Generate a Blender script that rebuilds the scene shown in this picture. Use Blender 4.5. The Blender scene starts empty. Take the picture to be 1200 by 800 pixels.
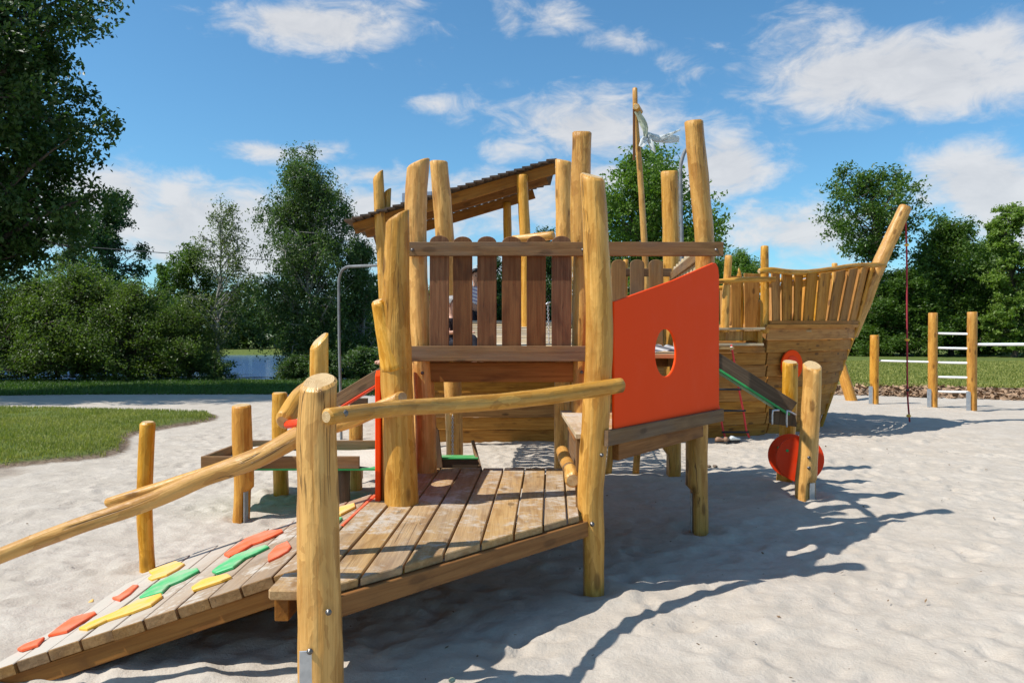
import bpy, bmesh, math, random
import numpy as np
from mathutils import Vector, Matrix, noise as mnoise

scene = bpy.context.scene
R = math.radians
random.seed(7)
rng = np.random.default_rng(7)

# ------------------------------------------------------------------ camera
CAM_H, F, CX, HY = 1.6, 900.0, 600.0, 395.0
cam_d = bpy.data.cameras.new("camera")
cam = bpy.data.objects.new("camera", cam_d)
scene.collection.objects.link(cam)
cam.location = (0, 0, CAM_H)
cam.rotation_euler = (R(90), 0, 0)
cam_d.sensor_width = 36.0
cam_d.lens = 36.0 * F / 1200.0
cam_d.shift_y = -5.0 / 1200.0
cam_d.clip_start = 0.05
cam_d.clip_end = 4000
scene.camera = cam

# ------------------------------------------------------------------ light
SUN = Vector((0.73, 0.205, -1.0)).normalized()     # direction the light travels
sun_elev = math.asin(-SUN.z)
sun_az = math.atan2(-SUN.x, -SUN.y)                # clockwise from +Y
sd = bpy.data.lights.new("sun", 'SUN')
sd.energy = 5.0
sd.angle = R(0.55)
sd.color = (1.0, 0.96, 0.90)
so = bpy.data.objects.new("sun", sd)
scene.collection.objects.link(so)
so.rotation_euler = SUN.to_track_quat('-Z', 'Y').to_euler()
so.location = (-20, -10, 30)

scene.view_settings.view_transform = 'Standard'
scene.view_settings.look = 'None'
scene.view_settings.gamma = 1.0
scene.view_settings.exposure = 0.20

world = bpy.data.worlds.new("World")
scene.world = world
world.use_nodes = True
wn, wl = world.node_tree.nodes, world.node_tree.links
wn.clear()


def nd(nodes, t, **kw):
    n = nodes.new(t)
    for k, v in kw.items():
        setattr(n, k, v)
    return n


def build_world():
    def M(op, a, b=None, c=None, clamp=False):
        n = nd(wn, 'ShaderNodeMath', operation=op, use_clamp=clamp)
        for i, v in enumerate((a, b, c)):
            if v is None:
                continue
            if isinstance(v, (int, float)):
                n.inputs[i].default_value = v
            else:
                wl.new(v, n.inputs[i])
        return n.outputs[0]
    sky = nd(wn, 'ShaderNodeTexSky', sky_type='NISHITA')
    sky.sun_disc = False
    sky.sun_elevation = sun_elev
    sky.sun_rotation = sun_az
    sky.altitude = 100
    sky.air_density = 1.0
    sky.dust_density = 0.6
    sky.ozone_density = 3.5
    tc = nd(wn, 'ShaderNodeTexCoord')
    sep = nd(wn, 'ShaderNodeSeparateXYZ')
    wl.new(tc.outputs['Generated'], sep.inputs[0])
    x, y, z = sep.outputs
    # tangent coordinates of the direction, warped by noise so cloud edges are ragged
    yy = M('MAXIMUM', M('ABSOLUTE', y), 0.25)
    u0 = M('DIVIDE', x, yy)
    v0 = M('DIVIDE', z, yy)
    mp = nd(wn, 'ShaderNodeMapping')
    mp.inputs['Scale'].default_value = (1, 1, 2.1)
    wl.new(tc.outputs['Generated'], mp.inputs[0])
    n1 = nd(wn, 'ShaderNodeTexNoise')
    n1.inputs['Scale'].default_value = 5.0
    n1.inputs['Detail'].default_value = 9
    n1.inputs['Roughness'].default_value = 0.58
    wl.new(mp.outputs[0], n1.inputs['Vector'])
    n2 = nd(wn, 'ShaderNodeTexNoise')
    n2.inputs['Scale'].default_value = 17.0
    n2.inputs['Detail'].default_value = 10
    n2.inputs['Roughness'].default_value = 0.62
    n2.inputs['Distortion'].default_value = 0.5
    wl.new(mp.outputs[0], n2.inputs['Vector'])
    # blobs: centre px, centre py, half width px, half height px, strength
    blobs = [(365, 30, 125, 34, .95), (435, 48, 50, 26, .6), (345, 178, 95, 20, .95), (500, 123, 30, 15, .5),
             (110, 255, 130, 62, 1.15), (250, 270, 170, 66, 1.2), (400, 260, 130, 62, .9), (420, 205, 90, 22, .75), (250, 212, 40, 20, .6),
             (668, 22, 55, 24, .6), (722, 46, 48, 18, .6), (808, 82, 48, 22, .55), (860, 76, 30, 14, .5),
             (600, 175, 60, 24, .7), (700, 150, 140, 46, .9), (850, 192, 70, 40, .95), (760, 215, 130, 40, .8),
             (596, 20, 20, 30, .45), (960, 45, 80, 60, .85), (1080, 85, 190, 58, 1.05), (1180, 70, 120, 60, .9), (1000, 105, 120, 32, .8),
             (1150, 215, 95, 55, 1.1), (940, 270, 140, 42, .9), (1200, 260, 120, 60, .9), (560, 240, 130, 50, .85), (640, 330, 500, 55, .8)]
    acc = None
    for (bx, by, bw, bh, st) in blobs:
        du = M('MULTIPLY', M('SUBTRACT', u0, (bx - CX) / F), F / bw)
        dv = M('MULTIPLY', M('SUBTRACT', v0, (HY - by) / F), F / bh)
        d2 = M('ADD', M('MULTIPLY', du, du), M('MULTIPLY', dv, dv))
        g = M('MULTIPLY', M('EXPONENT', M('MULTIPLY', d2, -0.8)), st)
        acc = g if acc is None else M('MAXIMUM', acc, g)
    front = nd(wn, 'ShaderNodeMapRange', interpolation_type='SMOOTHSTEP')
    front.inputs['From Min'].default_value = 0.45
    front.inputs['From Max'].default_value = 0.7
    wl.new(y, front.inputs['Value'])
    ng = nd(wn, 'ShaderNodeTexNoise')
    ng.inputs['Scale'].default_value = 2.2
    ng.inputs['Detail'].default_value = 4
    wl.new(mp.outputs[0], ng.inputs['Vector'])
    generic = M('MULTIPLY', M('SUBTRACT', ng.outputs['Fac'], 0.42), 3.2, clamp=True)
    mixf = nd(wn, 'ShaderNodeMix', data_type='FLOAT')
    wl.new(front.outputs[0], mixf.inputs['Factor'])
    wl.new(generic, mixf.inputs['A'])
    wl.new(acc, mixf.inputs['B'])
    base = mixf.outputs['Result']
    detail = M('ADD', M('MULTIPLY', M('SUBTRACT', n1.outputs['Fac'], 0.5), 1.5), M('MULTIPLY', M('SUBTRACT', n2.outputs['Fac'], 0.5), 1.35))
    dens = M('ADD', base, M('MULTIPLY', detail, 0.95))
    cm = nd(wn, 'ShaderNodeMapRange', interpolation_type='SMOOTHSTEP')
    cm.inputs['From Min'].default_value = 0.33
    cm.inputs['From Max'].default_value = 0.95
    cm.inputs['To Max'].default_value = 0.90
    wl.new(dens, cm.inputs['Value'])
    # cloud colour: grey-blue where thick and low, white at the rims
    cc = nd(wn, 'ShaderNodeValToRGB')
    cc.color_ramp.elements[0].position = 0.3
    cc.color_ramp.elements[0].color = (5.3, 5.5, 5.9, 1)
    cc.color_ramp.elements[1].position = 0.75
    cc.color_ramp.elements[1].color = (7.4, 7.4, 7.5, 1)
    wl.new(M('SUBTRACT', M('ADD', n2.outputs['Fac'], 0.15), M('MULTIPLY', M('SUBTRACT', dens, 0.8), 0.2)), cc.inputs[0])
    tint = nd(wn, 'ShaderNodeMix', data_type='RGBA', blend_type='MULTIPLY')
    tint.inputs['Factor'].default_value = 1.0
    wl.new(sky.outputs[0], tint.inputs['A'])
    tint.inputs['B'].default_value = (0.88, 1.38, 1.50, 1)
    mx = nd(wn, 'ShaderNodeMix', data_type='RGBA')
    wl.new(cm.outputs[0], mx.inputs['Factor'])
    wl.new(tint.outputs['Result'], mx.inputs['A'])
    wl.new(cc.outputs[0], mx.inputs['B'])
    bg = nd(wn, 'ShaderNodeBackground')
    bg.inputs['Strength'].default_value = 0.092
    wl.new(mx.outputs['Result'], bg.inputs['Color'])
    out = nd(wn, 'ShaderNodeOutputWorld')
    wl.new(bg.outputs[0], out.inputs['Surface'])


build_world()


# ------------------------------------------------------------------ helpers
def P(px, py, Y):
    return Vector(((px - CX) / F * Y, Y, CAM_H + (HY - py) / F * Y))


def G(px, py, z=0.0):
    Y = (CAM_H - z) * F / (py - HY)
    return Vector(((px - CX) / F * Y, Y, z))


WL = {}


def tag(o, label=None, cat=None, group=None, kind=None):
    if label: o['label'] = label
    if cat: o['category'] = cat
    if group: o['group'] = group
    if kind: o['kind'] = kind
    return o


def link(o, parent, loc):
    scene.collection.objects.link(o)
    loc = Vector(loc)
    WL[o.name] = loc
    if parent is not None:
        o.parent = parent
        o.location = loc - WL[parent.name]
    else:
        o.location = loc
    return o


def thing(name, loc, label, cat, group=None):
    o = bpy.data.objects.new(name, None)
    o.empty_display_size = 0.2
    link(o, None, loc)
    return tag(o, label, cat, group)


def mk(name, verts, faces, mats, parent=None, origin=None, gc=None, midx=None, smooth=None, label=None):
    """verts in world coordinates -> object with its own origin"""
    V = np.asarray([tuple(v) for v in verts], dtype=float) if not isinstance(verts, np.ndarray) else verts
    if origin is None:
        lo, hi = V.min(0), V.max(0)
        origin = ((lo[0] + hi[0]) / 2, (lo[1] + hi[1]) / 2, lo[2])
    origin = Vector(origin)
    L = V - np.array(origin)
    me = bpy.data.meshes.new(name)
    me.from_pydata(L.tolist(), [], faces)
    if not isinstance(mats, (list, tuple)):
        mats = [mats]
    for m in mats:
        me.materials.append(m)
    if midx is not None:
        me.polygons.foreach_set('material_index', midx)
    if smooth is not None:
        if smooth is True:
            smooth = [True] * len(me.polygons)
        me.polygons.foreach_set('use_smooth', smooth)
    if gc is not None:
        a = me.attributes.new('gc', 'FLOAT_VECTOR', 'POINT')
        a.data.foreach_set('vector', np.asarray(gc, dtype=np.float32).ravel())
    me.update()
    o = bpy.data.objects.new(name, me)
    link(o, parent, origin)
    if label: o['label'] = label
    return o


# ------------------------------------------------------------------ materials
def new_mat(name):
    m = bpy.data.materials.new(name)
    m.use_nodes = True
    n, l = m.node_tree.nodes, m.node_tree.links
    n.clear()
    out = n.new('ShaderNodeOutputMaterial')
    return m, n, l, out


def mathn(n, l, op, a, b=None, c=None, clamp=False):
    q = n.new('ShaderNodeMath')
    q.operation = op
    q.use_clamp = clamp
    for i, v in enumerate((a, b, c)):
        if v is None: continue
        if isinstance(v, (int, float)): q.inputs[i].default_value = v
        else: l.new(v, q.inputs[i])
    return q.outputs[0]


def mixc(n, l, fac, a, b, blend='MIX'):
    q = n.new('ShaderNodeMix')
    q.data_type = 'RGBA'
    q.blend_type = blend
    if isinstance(fac, (int, float)): q.inputs['Factor'].default_value = fac
    else: l.new(fac, q.inputs['Factor'])
    for nm, v in (('A', a), ('B', b)):
        if isinstance(v, tuple): q.inputs[nm].default_value = (*v[:3], 1)
        else: l.new(v, q.inputs[nm])
    return q.outputs['Result']


def noise_tex(n, l, vec, scale, detail=4, rough=0.55, dist=0.0):
    q = n.new('ShaderNodeTexNoise')
    q.inputs['Scale'].default_value = scale
    q.inputs['Detail'].default_value = detail
    q.inputs['Roughness'].default_value = rough
    q.inputs['Distortion'].default_value = dist
    if vec is not None: l.new(vec, q.inputs['Vector'])
    return q.outputs['Fac']


def rng_map(n, l, v, a, b, c=0.0, d=1.0, smooth=True):
    q = n.new('ShaderNodeMapRange')
    if smooth: q.interpolation_type = 'SMOOTHSTEP'
    q.inputs['From Min'].default_value = a
    q.inputs['From Max'].default_value = b
    q.inputs['To Min'].default_value = c
    q.inputs['To Max'].default_value = d
    l.new(v, q.inputs['Value'])
    return q.outputs['Result']


def mapping(n, l, vec, scale, loc=None):
    q = n.new('ShaderNodeMapping')
    q.inputs['Scale'].default_value = scale
    if loc: q.inputs['Location'].default_value = loc
    l.new(vec, q.inputs['Vector'])
    return q.outputs[0]


def wood(name, light, mid, dark, rough=0.62, bump=0.35, knots=1.0, sand=0.0, crack=0.5, endgrain=False, grey=0.0, grain=1.0, tone=(.86, 1.10), zsand=False, facet=0.0, crackw=.010):
    m, n, l, out = new_mat(name)
    at = n.new('ShaderNodeAttribute')
    at.attribute_name = 'gc'
    oi = n.new('ShaderNodeObjectInfo')
    off = n.new('ShaderNodeVectorMath')
    off.operation = 'SCALE'
    off.inputs[0].default_value = (31.0, 17.0, 53.0)
    l.new(oi.outputs['Random'], off.inputs['Scale'])
    ad = n.new('ShaderNodeVectorMath')
    ad.operation = 'ADD'
    l.new(at.outputs['Vector'], ad.inputs[0])
    l.new(off.outputs[0], ad.inputs[1])
    v = ad.outputs[0]
    streak = noise_tex(n, l, mapping(n, l, v, (38, 38, 1.6)), 1.0, 5, 0.6, 0.6)
    fine = noise_tex(n, l, mapping(n, l, v, (150, 150, 4)), 1.0, 3, 0.6)
    blotch = noise_tex(n, l, mapping(n, l, v, (9, 9, 3.2)), 1.0, 4, 0.55, 0.4)
    # knots
    vo = n.new('ShaderNodeTexVoronoi')
    vo.inputs['Scale'].default_value = 1.0
    l.new(mapping(n, l, v, (6.5, 6.5, 2.6)), vo.inputs['Vector'])
    kn = rng_map(n, l, vo.outputs['Distance'], 0.10, 0.20, 1.0, 0.0)
    kn = mathn(n, l, 'MULTIPLY', kn, knots)
    # drying cracks
    cr = noise_tex(n, l, mapping(n, l, v, (22, 22, 0.55)), 1.0, 2, 0.4, 1.2)
    crk = rng_map(n, l, mathn(n, l, 'ABSOLUTE', mathn(n, l, 'SUBTRACT', cr, 0.5)), 0.0, crackw, 1.0, 0.0)
    cmask = rng_map(n, l, noise_tex(n, l, mapping(n, l, v, (3, 3, 1.3), (9, 4, 2)), 1.0, 2), 0.54, 0.62)
    crk = mathn(n, l, 'MULTIPLY', mathn(n, l, 'MULTIPLY', crk, cmask), crack)
    c = mixc(n, l, rng_map(n, l, streak, 0.38, 0.62), mid, light)
    c = mixc(n, l, rng_map(n, l, blotch, 0.48, 0.74, 0, 0.72), c, dark)
    c = mixc(n, l, mathn(n, l, 'MULTIPLY', rng_map(n, l, fine, 0.5, 0.72), 0.35 * grain), c, dark)
    fh = None
    if facet > 0:
        # flat patches left by the drawknife
        fv = n.new('ShaderNodeTexVoronoi')
        fv.inputs['Scale'].default_value = 1.0
        fv.inputs['Randomness'].default_value = 1.0
        wv = n.new('ShaderNodeVectorMath')
        wv.operation = 'MULTIPLY_ADD'
        wn_ = n.new('ShaderNodeTexNoise')
        wn_.inputs['Scale'].default_value = 14.0
        l.new(v, wn_.inputs['Vector'])
        l.new(wn_.outputs['Color'], wv.inputs[0])
        wv.inputs[1].default_value = (.05, .05, .10)
        l.new(v, wv.inputs[2])
        l.new(mapping(n, l, wv.outputs[0], (24, 24, 6.5)), fv.inputs['Vector'])
        fs = n.new('ShaderNodeSeparateColor')
        l.new(fv.outputs['Color'], fs.inputs[0])
        c = mixc(n, l, rng_map(n, l, fs.outputs[0], 0.45, 1.0, 0, facet, False), c, dark)
        c = mixc(n, l, rng_map(n, l, fs.outputs[1], 0.6, 1.0, 0, facet * .7, False), c, tuple(min(1, x * 1.2) for x in light))
        fh = fv.outputs['Distance']
    if grey > 0:
        g = noise_tex(n, l, mapping(n, l, v, (5, 5, 1.2), (3, 1, 7)), 1.0, 5, 0.6)
        gl = sum(mid) / 3
        c = mixc(n, l, rng_map(n, l, g, 0.42, 0.66, 0, grey), c, (gl * 1.12, gl * 1.03, gl * 0.92))
    c = mixc(n, l, mathn(n, l, 'MULTIPLY', kn, 0.72), c, tuple(x * 0.42 for x in dark))
    c = mixc(n, l, crk, c, tuple(x * 0.22 for x in dark))
    # each piece has its own tone
    hs = n.new('ShaderNodeHueSaturation')
    l.new(c, hs.inputs['Color'])
    l.new(rng_map(n, l, oi.outputs['Random'], 0, 1, tone[0], tone[1], False), hs.inputs['Value'])
    rr = mathn(n, l, 'FRACT', mathn(n, l, 'MULTIPLY', oi.outputs['Random'], 7.31))
    l.new(rng_map(n, l, rr, 0, 1, 0.98, 1.12, False), hs.inputs['Saturation'])
    c = hs.outputs[0]
    hgt = mathn(n, l, 'ADD', mathn(n, l, 'MULTIPLY', streak, 0.6), mathn(n, l, 'MULTIPLY', blotch, 0.9))
    hgt = mathn(n, l, 'ADD', hgt, mathn(n, l, 'MULTIPLY', fine, 0.18))
    hgt = mathn(n, l, 'SUBTRACT', hgt, mathn(n, l, 'MULTIPLY', crk, 0.8))
    if fh is not None:
        hgt = mathn(n, l, 'ADD', hgt, mathn(n, l, 'MULTIPLY', fh, 0.5))
    if sand > 0:
        geo = n.new('ShaderNodeNewGeometry')
        sp = n.new('ShaderNodeSeparateXYZ')
        l.new(geo.outputs['Normal'], sp.inputs[0])
        up = rng_map(n, l, sp.outputs[2], 0.75, 0.95)
        s1 = noise_tex(n, l, geo.outputs['Position'], 3.1, 6, 0.68, 0.5)
        s2 = noise_tex(n, l, geo.outputs['Position'], 21, 4, 0.7)
        sm = rng_map(n, l, mathn(n, l, 'ADD', s1, mathn(n, l, 'MULTIPLY', mathn(n, l, 'SUBTRACT', s2, 0.5), 0.55)), 0.46, 0.68)
        if zsand:
            ps = n.new('ShaderNodeSeparateXYZ')
            l.new(geo.outputs['Position'], ps.inputs[0])
            low = rng_map(n, l, mathn(n, l, 'ADD', ps.outputs[2], mathn(n, l, 'MULTIPLY', mathn(n, l, 'SUBTRACT', s1, 0.5), 0.5)), 0.05, 0.42, 1.0, 0.25)
            sm = mathn(n, l, 'MAXIMUM', sm, low)
        sm = mathn(n, l, 'MULTIPLY', mathn(n, l, 'MULTIPLY', sm, up), sand)
        c = mixc(n, l, sm, c, (0.50, 0.45, 0.38))
    b = n.new('ShaderNodeBump')
    b.inputs['Strength'].default_value = bump
    b.inputs['Distance'].default_value = 0.01
    l.new(hgt, b.inputs['Height'])
    pb = n.new('ShaderNodeBsdfPrincipled')
    l.new(c, pb.inputs['Base Color'])
    l.new(b.outputs[0], pb.inputs['Normal'])
    l.new(rng_map(n, l, streak, 0.3, 0.7, rough + 0.08, rough - 0.1, False), pb.inputs['Roughness'])
    pb.inputs['Specular IOR Level'].default_value = 0.35
    l.new(pb.outputs[0], out.inputs['Surface'])
    return m


def end_wood(name, light, dark):
    m, n, l, out = new_mat(name)
    at = n.new('ShaderNodeAttribute')
    at.attribute_name = 'gc'
    oi = n.new('ShaderNodeObjectInfo')
    sx = n.new('ShaderNodeSeparateXYZ')
    l.new(at.outputs['Vector'], sx.inputs[0])
    cb = n.new('ShaderNodeCombineXYZ')
    l.new(sx.outputs[0], cb.inputs[0])
    l.new(sx.outputs[1], cb.inputs[1])
    wob = noise_tex(n, l, mapping(n, l, cb.outputs[0], (14, 14, 14)), 1.0, 3)
    ln = n.new('ShaderNodeVectorMath')
    ln.operation = 'LENGTH'
    l.new(cb.outputs[0], ln.inputs[0])
    rad = mathn(n, l, 'ADD', ln.outputs['Value'], mathn(n, l, 'MULTIPLY', wob, 0.02))
    ring = mathn(n, l, 'SINE', mathn(n, l, 'MULTIPLY', rad, 900.0))
    # radial checks
    ang = mathn(n, l, 'ARCTAN2', sx.outputs[1], sx.outputs[0])
    a2 = mathn(n, l, 'ADD', mathn(n, l, 'MULTIPLY', ang, 1.5), mathn(n, l, 'MULTIPLY', oi.outputs['Random'], 20.0))
    ck = rng_map(n, l, mathn(n, l, 'ABSOLUTE', mathn(n, l, 'SINE', mathn(n, l, 'ADD', a2, mathn(n, l, 'MULTIPLY', wob, 1.3)))), 0.0, 0.06, 1, 0)
    c = mixc(n, l, rng_map(n, l, ring, -0.6, 1.0), light, tuple(0.72 * a + 0.28 * b_ for a, b_ in zip(light, dark)))
    c = mixc(n, l, rng_map(n, l, noise_tex(n, l, mapping(n, l, at.outputs['Vector'], (20, 20, 20)), 1.0, 4), 0.45, 0.7, 0, 0.6), c, dark)
    c = mixc(n, l, mathn(n, l, 'MULTIPLY', ck, 0.7), c, tuple(x * 0.3 for x in dark))
    pb = n.new('ShaderNodeBsdfPrincipled')
    l.new(c, pb.inputs['Base Color'])
    pb.inputs['Roughness'].default_value = 0.8
    b = n.new('ShaderNodeBump')
    b.inputs['Strength'].default_value = 0.4
    b.inputs['Distance'].default_value = 0.004
    l.new(ring, b.inputs['Height'])
    l.new(b.outputs[0], pb.inputs['Normal'])
    l.new(pb.outputs[0], out.inputs['Surface'])
    return m


def plastic(name, col, rough=0.42, dust=0.25, spec=0.4):
    m, n, l, out = new_mat(name)
    tc = n.new('ShaderNodeTexCoord')
    v = tc.outputs['Object']
    n1 = noise_tex(n, l, v, 6, 6, 0.65)
    n2 = noise_tex(n, l, mapping(n, l, v, (60, 60, 8)), 1.0, 3)
    c = mixc(n, l, rng_map(n, l, n1, 0.4, 0.75, 0, dust * 0.4), col, (0.5, 0.42, 0.33))
    c = mixc(n, l, rng_map(n, l, n2, 0.62, 0.78, 0, dust * 0.7), c, tuple(x * 0.75 for x in col))
    geo = n.new('ShaderNodeNewGeometry')
    sp = n.new('ShaderNodeSeparateXYZ')
    l.new(geo.outputs['Normal'], sp.inputs[0])
    up = mathn(n, l, 'MULTIPLY', rng_map(n, l, sp.outputs[2], 0.6, 0.95), rng_map(n, l, n1, 0.35, 0.65, 0.1 * dust, dust * 1.3))
    c = mixc(n, l, up, c, (0.55, 0.47, 0.38))
    pb = n.new('ShaderNodeBsdfPrincipled')
    l.new(c, pb.inputs['Base Color'])
    l.new(rng_map(n, l, n1, 0.3, 0.7, rough - 0.06, rough + 0.14, False), pb.inputs['Roughness'])
    pb.inputs['Specular IOR Level'].default_value = spec
    b = n.new('ShaderNodeBump')
    b.inputs['Strength'].default_value = 0.06
    l.new(n1, b.inputs['Height'])
    l.new(b.outputs[0], pb.inputs['Normal'])
    l.new(pb.outputs[0], out.inputs['Surface'])
    return m


def simple(name, col, rough=0.6, metal=0.0, var=0.25, scale=20, spec=0.5):
    m, n, l, out = new_mat(name)
    tc = n.new('ShaderNodeTexCoord')
    n1 = noise_tex(n, l, tc.outputs['Object'], scale, 5, 0.6)
    c = mixc(n, l, rng_map(n, l, n1, 0.35, 0.7, 0, 1), tuple(min(1, x * (1 + var * .4)) for x in col), tuple(x * (1 - var) for x in col))
    pb = n.new('ShaderNodeBsdfPrincipled')
    l.new(c, pb.inputs['Base Color'])
    pb.inputs['Metallic'].default_value = metal
    pb.inputs['Specular IOR Level'].default_value = spec
    l.new(rng_map(n, l, n1, 0.3, 0.7, rough - 0.08, rough + 0.1, False), pb.inputs['Roughness'])
    l.new(pb.outputs[0], out.inputs['Surface'])
    return m


def leaf_mat(name, c1, c2, trans=0.35, gloss=0.42):
    m, n, l, out = new_mat(name)
    at = n.new('ShaderNodeAttribute')
    at.attribute_name = 'lr'
    tc = n.new('ShaderNodeTexCoord')
    n1 = noise_tex(n, l, tc.outputs['Object'], 0.7, 3)
    f = mathn(n, l, 'ADD', mathn(n, l, 'MULTIPLY', at.outputs['Fac'], 0.65), mathn(n, l, 'MULTIPLY', rng_map(n, l, n1, 0.35, 0.65), 0.35))
    c = mixc(n, l, f, c1, c2)
    pb = n.new('ShaderNodeBsdfPrincipled')
    l.new(c, pb.inputs['Base Color'])
    pb.inputs['Roughness'].default_value = gloss
    pb.inputs['Specular IOR Level'].default_value = 0.35
    tr = n.new('ShaderNodeBsdfTranslucent')
    l.new(mixc(n, l, 1.0, c, (1.3, 1.5, 0.5), 'MULTIPLY'), tr.inputs['Color'])
    ms = n.new('ShaderNodeMixShader')
    ms.inputs[0].default_value = trans
    l.new(pb.outputs[0], ms.inputs[1])
    l.new(tr.outputs[0], ms.inputs[2])
    l.new(ms.outputs[0], out.inputs['Surface'])
    return m


def bark_mat(name, c1, c2, birch=False):
    m, n, l, out = new_mat(name)
    tc = n.new('ShaderNodeTexCoord')
    v = tc.outputs['Object']
    if birch:
        n1 = noise_tex(n, l, mapping(n, l, v, (3, 3, 16)), 1.0, 4, 0.6)
        c = mixc(n, l, rng_map(n, l, n1, 0.52, 0.62), c1, c2)
    else:
        n1 = noise_tex(n, l, mapping(n, l, v, (14, 14, 3)), 1.0, 5, 0.6)
        c = mixc(n, l, rng_map(n, l, n1, 0.35, 0.65), c1, c2)
    pb = n.new('ShaderNodeBsdfPrincipled')
    l.new(c, pb.inputs['Base Color'])
    pb.inputs['Roughness'].default_value = 0.9
    b = n.new('ShaderNodeBump')
    b.inputs['Strength'].default_value = 0.6
    b.inputs['Distance'].default_value = 0.03
    l.new(n1, b.inputs['Height'])
    l.new(b.outputs[0], pb.inputs['Normal'])
    l.new(pb.outputs[0], out.inputs['Surface'])
    return m


M_LOG = wood('peeled log wood', (0.67, 0.372, 0.104), (0.53, 0.262, 0.056), (0.34, 0.138, 0.022), rough=0.38, bump=0.75, knots=1.0, facet=.48, crackw=.018, crack=.75)
M_LOGO = wood('reddish peeled log wood', (0.62, 0.318, 0.070), (0.50, 0.222, 0.040), (0.34, 0.13, 0.022), rough=0.5, bump=0.7, knots=1.0, facet=.45)
M_END = end_wood('sawn log end', (0.60, 0.42, 0.21), (0.42, 0.25, 0.10))
M_DECK = wood('weathered deck board', (0.46, 0.30, 0.145), (0.36, 0.22, 0.10), (0.23, 0.125, 0.05), rough=0.8, bump=0.5, knots=0.9, sand=0.78, crack=0.8, grey=0.25)
M_RAMP = wood('sandy ramp board', (0.29, 0.170, 0.075), (0.23, 0.128, 0.052), (0.14, 0.072, 0.028), rough=0.85, bump=0.5, knots=0.4, sand=0.92, crack=0.6, grey=0.15, zsand=True)
M_BEAM = wood('brown sawn beam', (0.30, 0.132, 0.036), (0.23, 0.094, 0.025), (0.13, 0.05, 0.014), rough=0.7, bump=0.35, knots=0.6)
M_BOARD = wood('brown sawn board', (0.235, 0.135, 0.060), (0.185, 0.100, 0.044), (0.11, 0.056, 0.024), rough=0.75, bump=0.35, knots=0.7, grey=0.35)
M_SLAT = wood('dark brown slat', (0.200, 0.092, 0.038), (0.145, 0.060, 0.024), (0.075, 0.028, 0.011), rough=0.72, bump=0.3, knots=0.5, grain=1.6)
M_HULL = wood('larch hull board', (0.46, 0.222, 0.060), (0.36, 0.160, 0.040), (0.20, 0.082, 0.020), rough=0.72, bump=0.4, knots=1.0, tone=(.70, 1.22))
M_PALE = wood('pale sandy board', (0.52, 0.42, 0.28), (0.46, 0.35, 0.21), (0.34, 0.23, 0.12), rough=0.85, bump=0.3, knots=0.3, sand=0.9)
M_DARK = wood('dark stained chute board', (0.125, 0.085, 0.05), (0.09, 0.06, 0.035), (0.055, 0.035, 0.02), rough=0.7, bump=0.3, knots=0.4)
M_ORANGE = plastic('orange plastic sheet', (0.88, 0.062, 0.0015), rough=0.55, dust=0.05, spec=0.10)
M_RED = plastic('red plastic disc', (0.80, 0.05, 0.006), rough=0.5, dust=0.12, spec=.2)
M_YEL = plastic('yellow plastic', (0.85, 0.47, 0.035), rough=0.5, dust=0.35)
M_GRN = plastic('green plastic', (0.03, 0.36, 0.09), rough=0.45, dust=0.2)
M_GRNH = plastic('green plastic hold', (0.04, 0.45, 0.14), rough=0.5, dust=0.35)
M_CORAL = plastic('coral red plastic', (0.88, 0.125, 0.035), rough=0.55, dust=0.16, spec=.2)
M_STEEL = simple('galvanised steel', (0.52, 0.54, 0.57), rough=0.42, metal=0.85, var=0.2, scale=12)
M_PIPE = simple('dull steel pipe', (0.20, 0.205, 0.21), rough=0.6, metal=0.15, var=0.3, scale=9)
M_BAR = simple('white painted bar', (0.80, 0.82, 0.82), rough=0.3, var=0.08)
M_BOLT = simple('dull bolt head', (0.17, 0.16, 0.15), rough=0.4, metal=0.8, var=0.3)
M_ROPE = simple('dark red rope', (0.36, 0.03, 0.045), rough=0.85, var=0.4, scale=90)
M_ROPE2 = simple('bright red rope', (0.70, 0.05, 0.05), rough=0.8, var=0.4, scale=90)
M_RUBBER = simple('black rubber', (0.02, 0.02, 0.022), rough=0.6, var=0.3)
M_NET = simple('grey net cord', (0.10, 0.10, 0.11), rough=0.85, var=0.3)
M_WHITE = simple('white sticker', (0.78, 0.80, 0.76), rough=0.5, var=0.1)
M_CLOTH = simple('white cloth', (0.78, 0.80, 0.78), rough=0.85, var=0.08)
M_SAGE = simple('faded green cloth', (0.50, 0.53, 0.38), rough=0.85, var=0.15)
M_SHINGLE = wood('dark roof board', (0.11, 0.075, 0.05), (0.08, 0.05, 0.034), (0.05, 0.03, 0.02), rough=0.85, bump=0.4, knots=0.3, grey=0.5)
M_TARP = simple('blue grey sheet', (0.35, 0.40, 0.48), rough=0.6, var=0.1)


# ------------------------------------------------------------------ mesh builders
def catmull(pts, step):
    pts = [Vector(p) for p in pts]
    if len(pts) == 2:
        n = max(1, int((pts[1] - pts[0]).length / step))
        return [pts[0].lerp(pts[1], i / n) for i in range(n + 1)], [i / n for i in range(n + 1)]
    out, ts = [], []
    q = [pts[0] * 2 - pts[1]] + pts + [pts[-1] * 2 - pts[-2]]
    k = len(pts) - 1
    for i in range(k):
        p0, p1, p2, p3 = q[i:i + 4]
        n = max(1, int((p2 - p1).length / step))
        for j in range(n):
            t = j / n
            out.append(0.5 * ((2 * p1) + (-p0 + p2) * t + (2 * p0 - 5 * p1 + 4 * p2 - p3) * t * t + (-p0 + 3 * p1 - 3 * p2 + p3) * t ** 3))
            ts.append((i + t) / k)
    out.append(pts[-1])
    ts.append(1.0)
    return out, ts


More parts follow.
